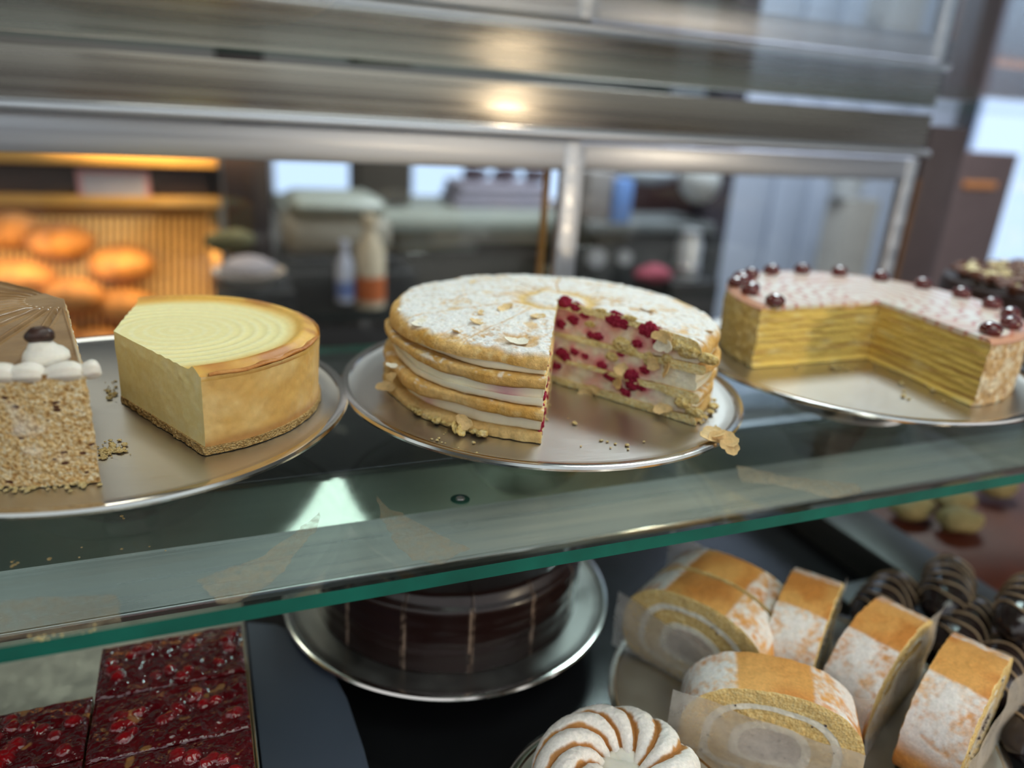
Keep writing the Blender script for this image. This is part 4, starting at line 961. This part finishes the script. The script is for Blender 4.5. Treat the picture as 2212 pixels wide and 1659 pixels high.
box('card', plain('pink_border', (.62, .32, .34), .5), (0, 0, 0), (.128, .004, .062), ps, .001); box('white_face', plain('white_card', (.50, .47, .52), .5), (0, -.003, 0), (.108, .002, .046), ps)
bgbox('dark_post', 'dark brown upright post right of the bread rack', 'post', 490, 330, 586, 600, 1.62, .12, plain('espresso_brown', (.022, .014, .014), .35), zb=FZ, zt=.8)
# work counter in the middle
wc = empty('work_counter', 'long grey-green work counter behind the left sliding door', 'counter', (0, 0, 0))
def cpart(nm, *a, **k):
    o = bgbox(nm, None, None, *a, **k); o.parent = wc; return o
cpart('worktop', 630, 470, 1255, 500, 2.30, .55, greyc); cpart('front_panel', 640, 500, 1255, 700, 2.34, .5, plain('dark_front', (.055, .048, .038), .4), zb=FZ)
cpart('panel_inset', 860, 505, 1030, 545, 2.33, .02, plain('grey_inset', (.22, .23, .21), .5)); cpart('panel_inset', 935, 505, 1190, 524, 2.325, .02, plain('pale_inset', (.42, .41, .36), .5))
em = empty('coffee_machine', 'squat grey and beige machine with sloping lid on the work counter', 'machine', (float(aty(740, 560, 2.0)[0]), 2.0, float(aty(750, 590, 1.96)[2])+.0))
P0 = np.array(em.location)
a_, b_ = aty(628, 520, 2.15), aty(862, 520, 2.15); t_, u_2 = aty(740, 448, 2.15), aty(740, 600, 2.15)
w_, h_ = b_[0]-a_[0], t_[2]-u_2[2]
w_ *= .93; h_ *= .93; box('drip_tray', blk, (0, .13, h_*.08), (w_*1.02, .24, h_*.16), em, .01); box('body', beige, (0, .13, h_*.44), (w_, .22, h_*.56), em, .03); box('lid', greyc, (0, .13, h_*.86), (w_*.9, .24, h_*.28), em, .03)
bgbox('side_cupboard', 'low dark cupboard standing under the coffee machine', 'cupboard', 600, 590, 900, 760, 1.96, .31, blk, zb=FZ)
def bottle(name, label, x, yt, yb, Y, r, mats):
    t = aty(x, yt, Y); b = aty(x, yb, Y); h = t[2]-b[2]; e = empty(name, label, 'bottle', (b[0], Y, b[2]))
    v, f = lathe([(.001, 0), (r, .0), (r, h*.62), (r*.45, h*.8), (r*.4, h*.9), (.001, h*.9)], 24); mk('body', v, f, mats[0], e)
    v, f = lathe([(r*.5, h*.88), (r*.5, h), (.001, h)], 24); mk('cap', v, f, mats[1], e)
    v, f = lathe([(r*1.02, h*.08), (r*1.02, h*.35)], 24); mk('label_band', v, f, mats[2], e)
whp = plain('bluish_white_plastic', (.58, .62, .74), .4); orp = plain('orange_label', (.60, .16, .05), .5); crp = plain('cream_plastic', (.62, .53, .38), .5)
bottle('squeeze_bottle', 'slim bluish white bottle in front of the coffee machine', 746, 520, 650, 1.85, .022, (whp, whp, plain('blue_band', (.2, .28, .6), .5)))
bottle('squeeze_bottle', 'cream coloured bottle with orange base band in front of the counter', 800, 465, 660, 1.85, .036, (crp, crp, orp))
bw = empty('bowl', 'shallow beige bowl holding a grey cloth, right of the bread rack', 'bowl', aty(540, 622, 1.50))
v, f = lathe([(.001, 0), (.035, 0), (.066, .035), (.062, .035), (.033, .004), (.001, .004)], 40); mk('basin', v, f, plain('stone_beige', (.50, .44, .37), .5), bw)
v, f = blob(.045, (0, 0, .035), 3, .3, 1.4, 3, (1.1, .9, .6)); mk('folded_cloth', v, f, plain('grey_cloth', (.30, .27, .28), .8), bw)
v, f = blob(.038, (0, 0, 0), 3, .3, 1.5, 8, (1.3, .6, .6)); o = mk('olive_bag', v, f, plain('olive_cloth', (.10, .10, .05), .8), loc=tuple(aty(500, 520, 1.60))); tag(o, 'crumpled olive bag hanging by the dark post', 'bag')
bgbox('stand_block', 'black stand carrying the beige bowl', 'stand', 470, 632, 640, 760, 1.42, .17, blk, zb=FZ)
bgbox('wall_box', 'dark brown box hanging in front of the bright windows', 'box', 778, 330, 888, 442, 2.5, .2, plain('bark_brown', (.055, .045, .035), .6), zt=.22)
v, f = join([boxm(0, .1, k*.028, .36-.02*k, .2, .027, .008) for k in range(3)]); zw = float(aty((630+1255)/2, 470, 2.30)[2]); pt = aty(1090, 468, 2.5); o = mk('towel_stack', v, f, plain('lilac_cloth', (.34, .32, .40), .8), loc=(pt[0], pt[1], zw+.014)); tag(o, 'stack of folded lilac grey towels on the counter', 'towels')
for q, (x, y) in enumerate(((1025, 385), (1090, 378), (1155, 388))):
    v, f = blob(.040, (0, 0, 0), 3, .3, 1.5, q, (1.2, .8, .6)); pt = aty(x, y, 2.6); o = mk('dark_cup', v, f, plain('plum_dark', (.05, .03, .045), .6), loc=(pt[0], 2.6, zw+.108)); tag(o, ['dark plum bundle on the left end of the folded towels', 'dark plum bundle in the middle of the folded towels', 'dark plum bundle on the towels beside the narrow orange strip'][q], 'bundle', 'bundles on the towel stack')
# right window contents
bgbox('grey_machine', 'grey box shaped machine seen at the left of the right door', 'machine', 1270, 372, 1334, 480, 2.02, .2, plain('warm_grey', (.30, .29, .29), .4))
bgbox('blue_bottle', 'bright blue upright carton beside the grey machine', 'carton', 1328, 388, 1366, 482, 2.0, .06, plain('sky_blue', (.16, .32, .72), .4))
bgbox('maroon_cabinet', 'small dark maroon cabinet behind the right door', 'cabinet', 1362, 372, 1500, 474, 2.45, .3, plain('maroon', (.045, .02, .022), .5))
ct = empty('dark_counter', 'dark counter with round knobs behind the right sliding door', 'counter', (0, 0, 0))
o = bgbox('worktop', None, None, 1270, 482, 1545, 505, 2.0, .24, plain('slate_top', (.15, .17, .18), .3)); o.parent = ct
o = bgbox('front', None, None, 1275, 505, 1540, 800, 2.03, .2, plain('graphite', (.03, .033, .036), .4), zb=FZ); o.parent = ct
for x, r in ((1285, .028), (1345, .022)):
    v, f = lathe([(.001, .02), (r, .02), (r, 0)], 32); v = [(a, -c, b) for a, b, c in v]; mk('knob', v, f, plain('pale_knob', (.42, .43, .45), .4), ct, loc=tuple(aty(x, 555, 2.03)))
v, f = blob(.042, (0, 0, 0), 3, .25, 1.4, 2, (1.2, .8, .55)); o = mk('pink_cloth', v, f, plain('raspberry_cloth', (.28, .05, .08), .8), loc=tuple(aty(1412, 592, 1.7))); tag(o, 'raspberry pink cloth bundle in front of the dark counter', 'cloth')
v, f = blob(.065, (0, 0, 0), 3, .05, 1, 2, (1, 1, 1)); o = mk('white_lamp', v, f, plain('lamp_white', (.5, .54, .56), .4), loc=tuple(aty(1512, 392, 2.06))); tag(o, 'round white lamp globe above the dark post', 'lamp')
v, f = blob(.075, (0, 0, 0), 3, .1, 1, 4, (1.5, 1, .5)); o = mk('white_bag', v, f, plain('bag_white', (.55, .62, .70), .5), loc=tuple(aty(1400, 372, 2.3))); tag(o, 'pale white bag lying on the maroon cabinet', 'bag')
tb = empty('steel_flask', 'tall steel flask in front of the dark post', 'flask', aty(1478, 610, 1.75))
v, f = lathe([(.001, 0), (.034, 0), (.034, .11), (.026, .13), (.03, .145), (.001, .15)], 32); mk('body', v, f, plain('flask_steel', (.6, .64, .68), .3, .6), tb); v, f = lathe([(.034, .03), (.036, .035), (.036, .05), (.034, .055)], 32); mk('band', v, f, M['chrome'], tb)
bgbox('flask_stand', 'black ledge under the steel flask', 'ledge', 1440, 611, 1540, 800, 1.68, .2, blk, zb=FZ)
bgbox('dark_post', 'slim dark post left of the pale blue cabinets', 'post', 1512, 380, 1562, 700, 2.2, .1, plain('post_dark', (.045, .04, .055), .5), zb=FZ, zt=1.0)
# tall cabinets, three doors each with a handle
cb = empty('tall_cabinet', 'tall pale blue white cabinet wall behind the right sliding door', 'cabinet', (0, 0, 0))
xs = [1562, 1665, 1740, 1830, 1925, 2020]
for q in range(5):
    a = aty(xs[q]+3, 420, 2.62); b = aty(xs[q+1]-3, 420, 2.62)
    o = box('door', bluew, ((a[0]+b[0])/2, 2.62, .35), (b[0]-a[0], .03, 2.7), cb, .003); box('handle', M['chrome'], ((b[0]-a[0])*.4, -.03, .05), (.012, .02, .18), o, .004)
a = aty(1562, 420, 2.66); b = aty(2020, 420, 2.66); box('carcass', plain('cabinet_carcass', (.34, .40, .47), .5), ((a[0]+b[0])/2, 2.9, .35), (b[0]-a[0], .48, 2.72), cb)
bgbox('beige_column', 'narrow beige grey column standing before the pale cabinets', 'column', 1815, 432, 1880, 640, 2.3, .12, plain('column_beige', (.34, .33, .31), .6), zb=FZ)
v, f = lathe([(.001, 0), (.05, 0), (.075, .09), (.07, .1), (.001, .1)], 32); o = mk('white_basin', v, f, plain('basin_white', (.74, .80, .86), .3), loc=(float(aty(1848, 432, 2.3)[0]), 2.36, float(aty(1848, 432, 2.3)[2]))); tag(o, 'white basin on top of the beige column', 'basin')
bgbox('brown_panel', 'dim brown purple panel to the right of the case doors', 'panel', 2025, 330, 2160, 640, 1.5, .05, plain('brown_purple', (.15, .11, .115), .5), zb=FZ, zt=.20)
bgbox('orange_sign', 'small orange strip sign on the dim brown panel', 'sign', 2085, 393, 2155, 408, 1.49, .01, plain('orange', (.72, .30, .10), .5))

# ---------------------------------------------------------------- room shell
def slab(name, c, s, mat): o = box(name, mat, c, s); return struct(o)
wallM = plain('wall_paint', (.20, .20, .19), .8, var=.05, scale=3); ceilM = plain('ceiling_paint', (.45, .45, .43), .9, var=.03)
slab('floor', (1.2, .5, FZ-.05), (7.4, 8, .1), plain('floor_tiles', (.16, .15, .14), .4, scale=5))
slab('ceiling', (1.2, 1.6, 1.95), (7.4, 5.4, .1), ceilM)
slab('wall_back', (1.2, 4.05, .45), (7.4, .1, 3.1), wallM)
slab('wall_right', (4.75, 1.6, .45), (.1, 5.2, 3.1), plain('pale_wall', (.6, .62, .66), .8))
slab('wall_left', (-2.35, 2.65, .45), (.1, 3.1, 3.1), wallM)
sky = emis('daylight_sky', (.55, .72, 1.0), 1.25)
def window(nm, x0, y0, x1, y1, Y):
    a = aty(x0, (y0+y1)/2, Y); b = aty(x1, (y0+y1)/2, Y); t = aty((x0+x1)/2, y0, Y); u = aty((x0+x1)/2, y1, Y)
    e = bpy.data.objects.new(nm, None); COL.objects.link(e); e.location = ((a[0]+b[0])/2, Y, (t[2]+u[2])/2); struct(e); w, h = b[0]-a[0], t[2]-u[2]
    box('pane', sky, (0, 0, 0), (w, .01, h), e)
    for s in (-1, 1): box('window_frame', M['steel_frame'], (s*(w/2+.015), -.01, 0), (.03, .04, h+.06), e); box('window_frame', M['steel_frame'], (0, -.01, s*(h/2+.015)), (w+.06, .04, .03), e)
window('window_1', 592, 345, 775, 418, 3.96); window('window_2', 888, 345, 1230, 428, 3.96)
# right wall window (seen through the end glass)
e = bpy.data.objects.new('window_3', None); COL.objects.link(e); qq = ray(2195, 440); kk = 4.66/qq[0]; e.location = (4.66, float(qq[1]*kk)-.25, .1); struct(e)
box('pane', sky, (0, 0, 0), (.01, 1.3, 1.9), e)
for s in (-1, 0, 1): box('window_frame', M['steel_frame'], (-.01, s*.66, 0), (.05, .05, 1.96), e)
for s in (-1, 1): box('window_frame', M['steel_frame'], (-.01, 0, s*.965), (.05, 1.37, .05), e)

# ---------------------------------------------------------------- light
def area(name, loc, size, power, col, target=None, sy=None, spread=None):
    l = bpy.data.lights.new(name, 'AREA'); l.energy = power; l.color = col; l.shape = 'RECTANGLE'; l.size = size; l.size_y = sy or size
    if spread: l.spread = RD(spread)
    o = bpy.data.objects.new(name, l); COL.objects.link(o); o.location = loc
    dr_ = Vector(target)-Vector(loc) if target else Vector((0, 0, -1)); o.rotation_euler = dr_.to_track_quat('-Z', 'Y').to_euler(); return o
cp = empty('added_light_panel', 'unseen glowing panel added above the case to brighten the steel strip and cakes', 'added light panel', (.5, -.35, 1.87))  # unseen panel, added so the housing strip mirrors something bright; also lights cake tops
box('diffuser', emis('panel_glow', (1.0, .99, .95), 2.9), (0, 0, 0), (1.7, 1.25, .02), cp); box('panel_frame', M['steel_frame'], (0, 0, .015), (1.76, 1.31, .02), cp)
area('ceiling_light', (1.6, 1.7, 1.85), .8, 60, (.86, .93, 1.0))
area('ceiling_light', (-.5, 2.3, 1.85), .6, 14, (1.0, .92, .80))
area('rack_light', (-.22, 1.66, .13), .7, .9, (1.0, .68, .32), (-.2, 1.75, -.1), .03)
area('rack_light', (-.22, 1.70, -.075), .7, 1.05, (1.0, .68, .34), (-.2, 1.93, -.30), .03)
# pendant lamp behind the photographer, mirrored in the steel
pl = empty('pendant_lamp', 'warm pendant lamp hanging in the shop behind the viewer', 'lamp', (1.15, -.80, .255))
v, f = lathe([(.001, -.05), (.04, -.03), (.05, .01), (.03, .05), (.001, .06)], 32); mk('bulb', v, f, emis('warm_bulb', (1.0, .82, .55), 190), pl)
v, f = lathe([(.02, .14), (.05, .12), (.12, .03), (.115, .03), (.045, .11), (.018, .13)], 40); mk('lamp_shade', v, f, M['black'], pl)
v, f = tube([(0, 0, .13), (0, 0, 1.645)], .004); mk('cord', v, f, M['black'], pl)
w = bpy.data.worlds.new('world'); bpy.context.scene.world = w; w.use_nodes = True; nt = w.node_tree; nt.nodes.clear()
bg = nt.nodes.new('ShaderNodeBackground'); ow = nt.nodes.new('ShaderNodeOutputWorld'); nt.links.new(bg.outputs[0], ow.inputs[0])
tc = nt.nodes.new('ShaderNodeTexCoord'); sx = nt.nodes.new('ShaderNodeSeparateXYZ'); nt.links.new(tc.outputs['Generated'], sx.inputs[0])
rr = ramp(nt, sx.outputs[2], [(0.0, (.15, .15, .15)), (.20, (.82, .81, .79)), (.45, (.86, .88, .9)), (1.0, (.62, .72, .9))])
nt.links.new(rr, bg.inputs[0]); bg.inputs[1].default_value = 1.0

# ---------------------------------------------------------------- camera
cd = bpy.data.cameras.new('camera'); co = bpy.data.objects.new('camera', cd); COL.objects.link(co)
Mx = Matrix(((r_[0], u_[0], -d_[0], 0), (r_[1], u_[1], -d_[1], 0), (r_[2], u_[2], -d_[2], CAM[2]), (0, 0, 0, 1))); co.matrix_world = Mx
cd.sensor_width = 36; cd.sensor_fit = 'HORIZONTAL'; cd.lens = F/2212*36; cd.clip_start = .01
cd.dof.use_dof = True; cd.dof.focus_distance = .44; cd.dof.aperture_fstop = cd.lens/10.0; cd.dof.aperture_blades = 0
sc = bpy.context.scene; sc.camera = co
sc.view_settings.view_transform = 'Standard'; sc.view_settings.look = 'None'; sc.view_settings.gamma = 1; sc.view_settings.use_curve_mapping = False
sc.view_settings.exposure = 0.15
sc.cycles.transparent_max_bounces = 24; sc.cycles.use_adaptive_sampling = True; sc.cycles.adaptive_threshold = .018; sc.cycles.max_bounces = 8; sc.cycles.sample_clamp_indirect = 6; sc.cycles.caustics_reflective = False
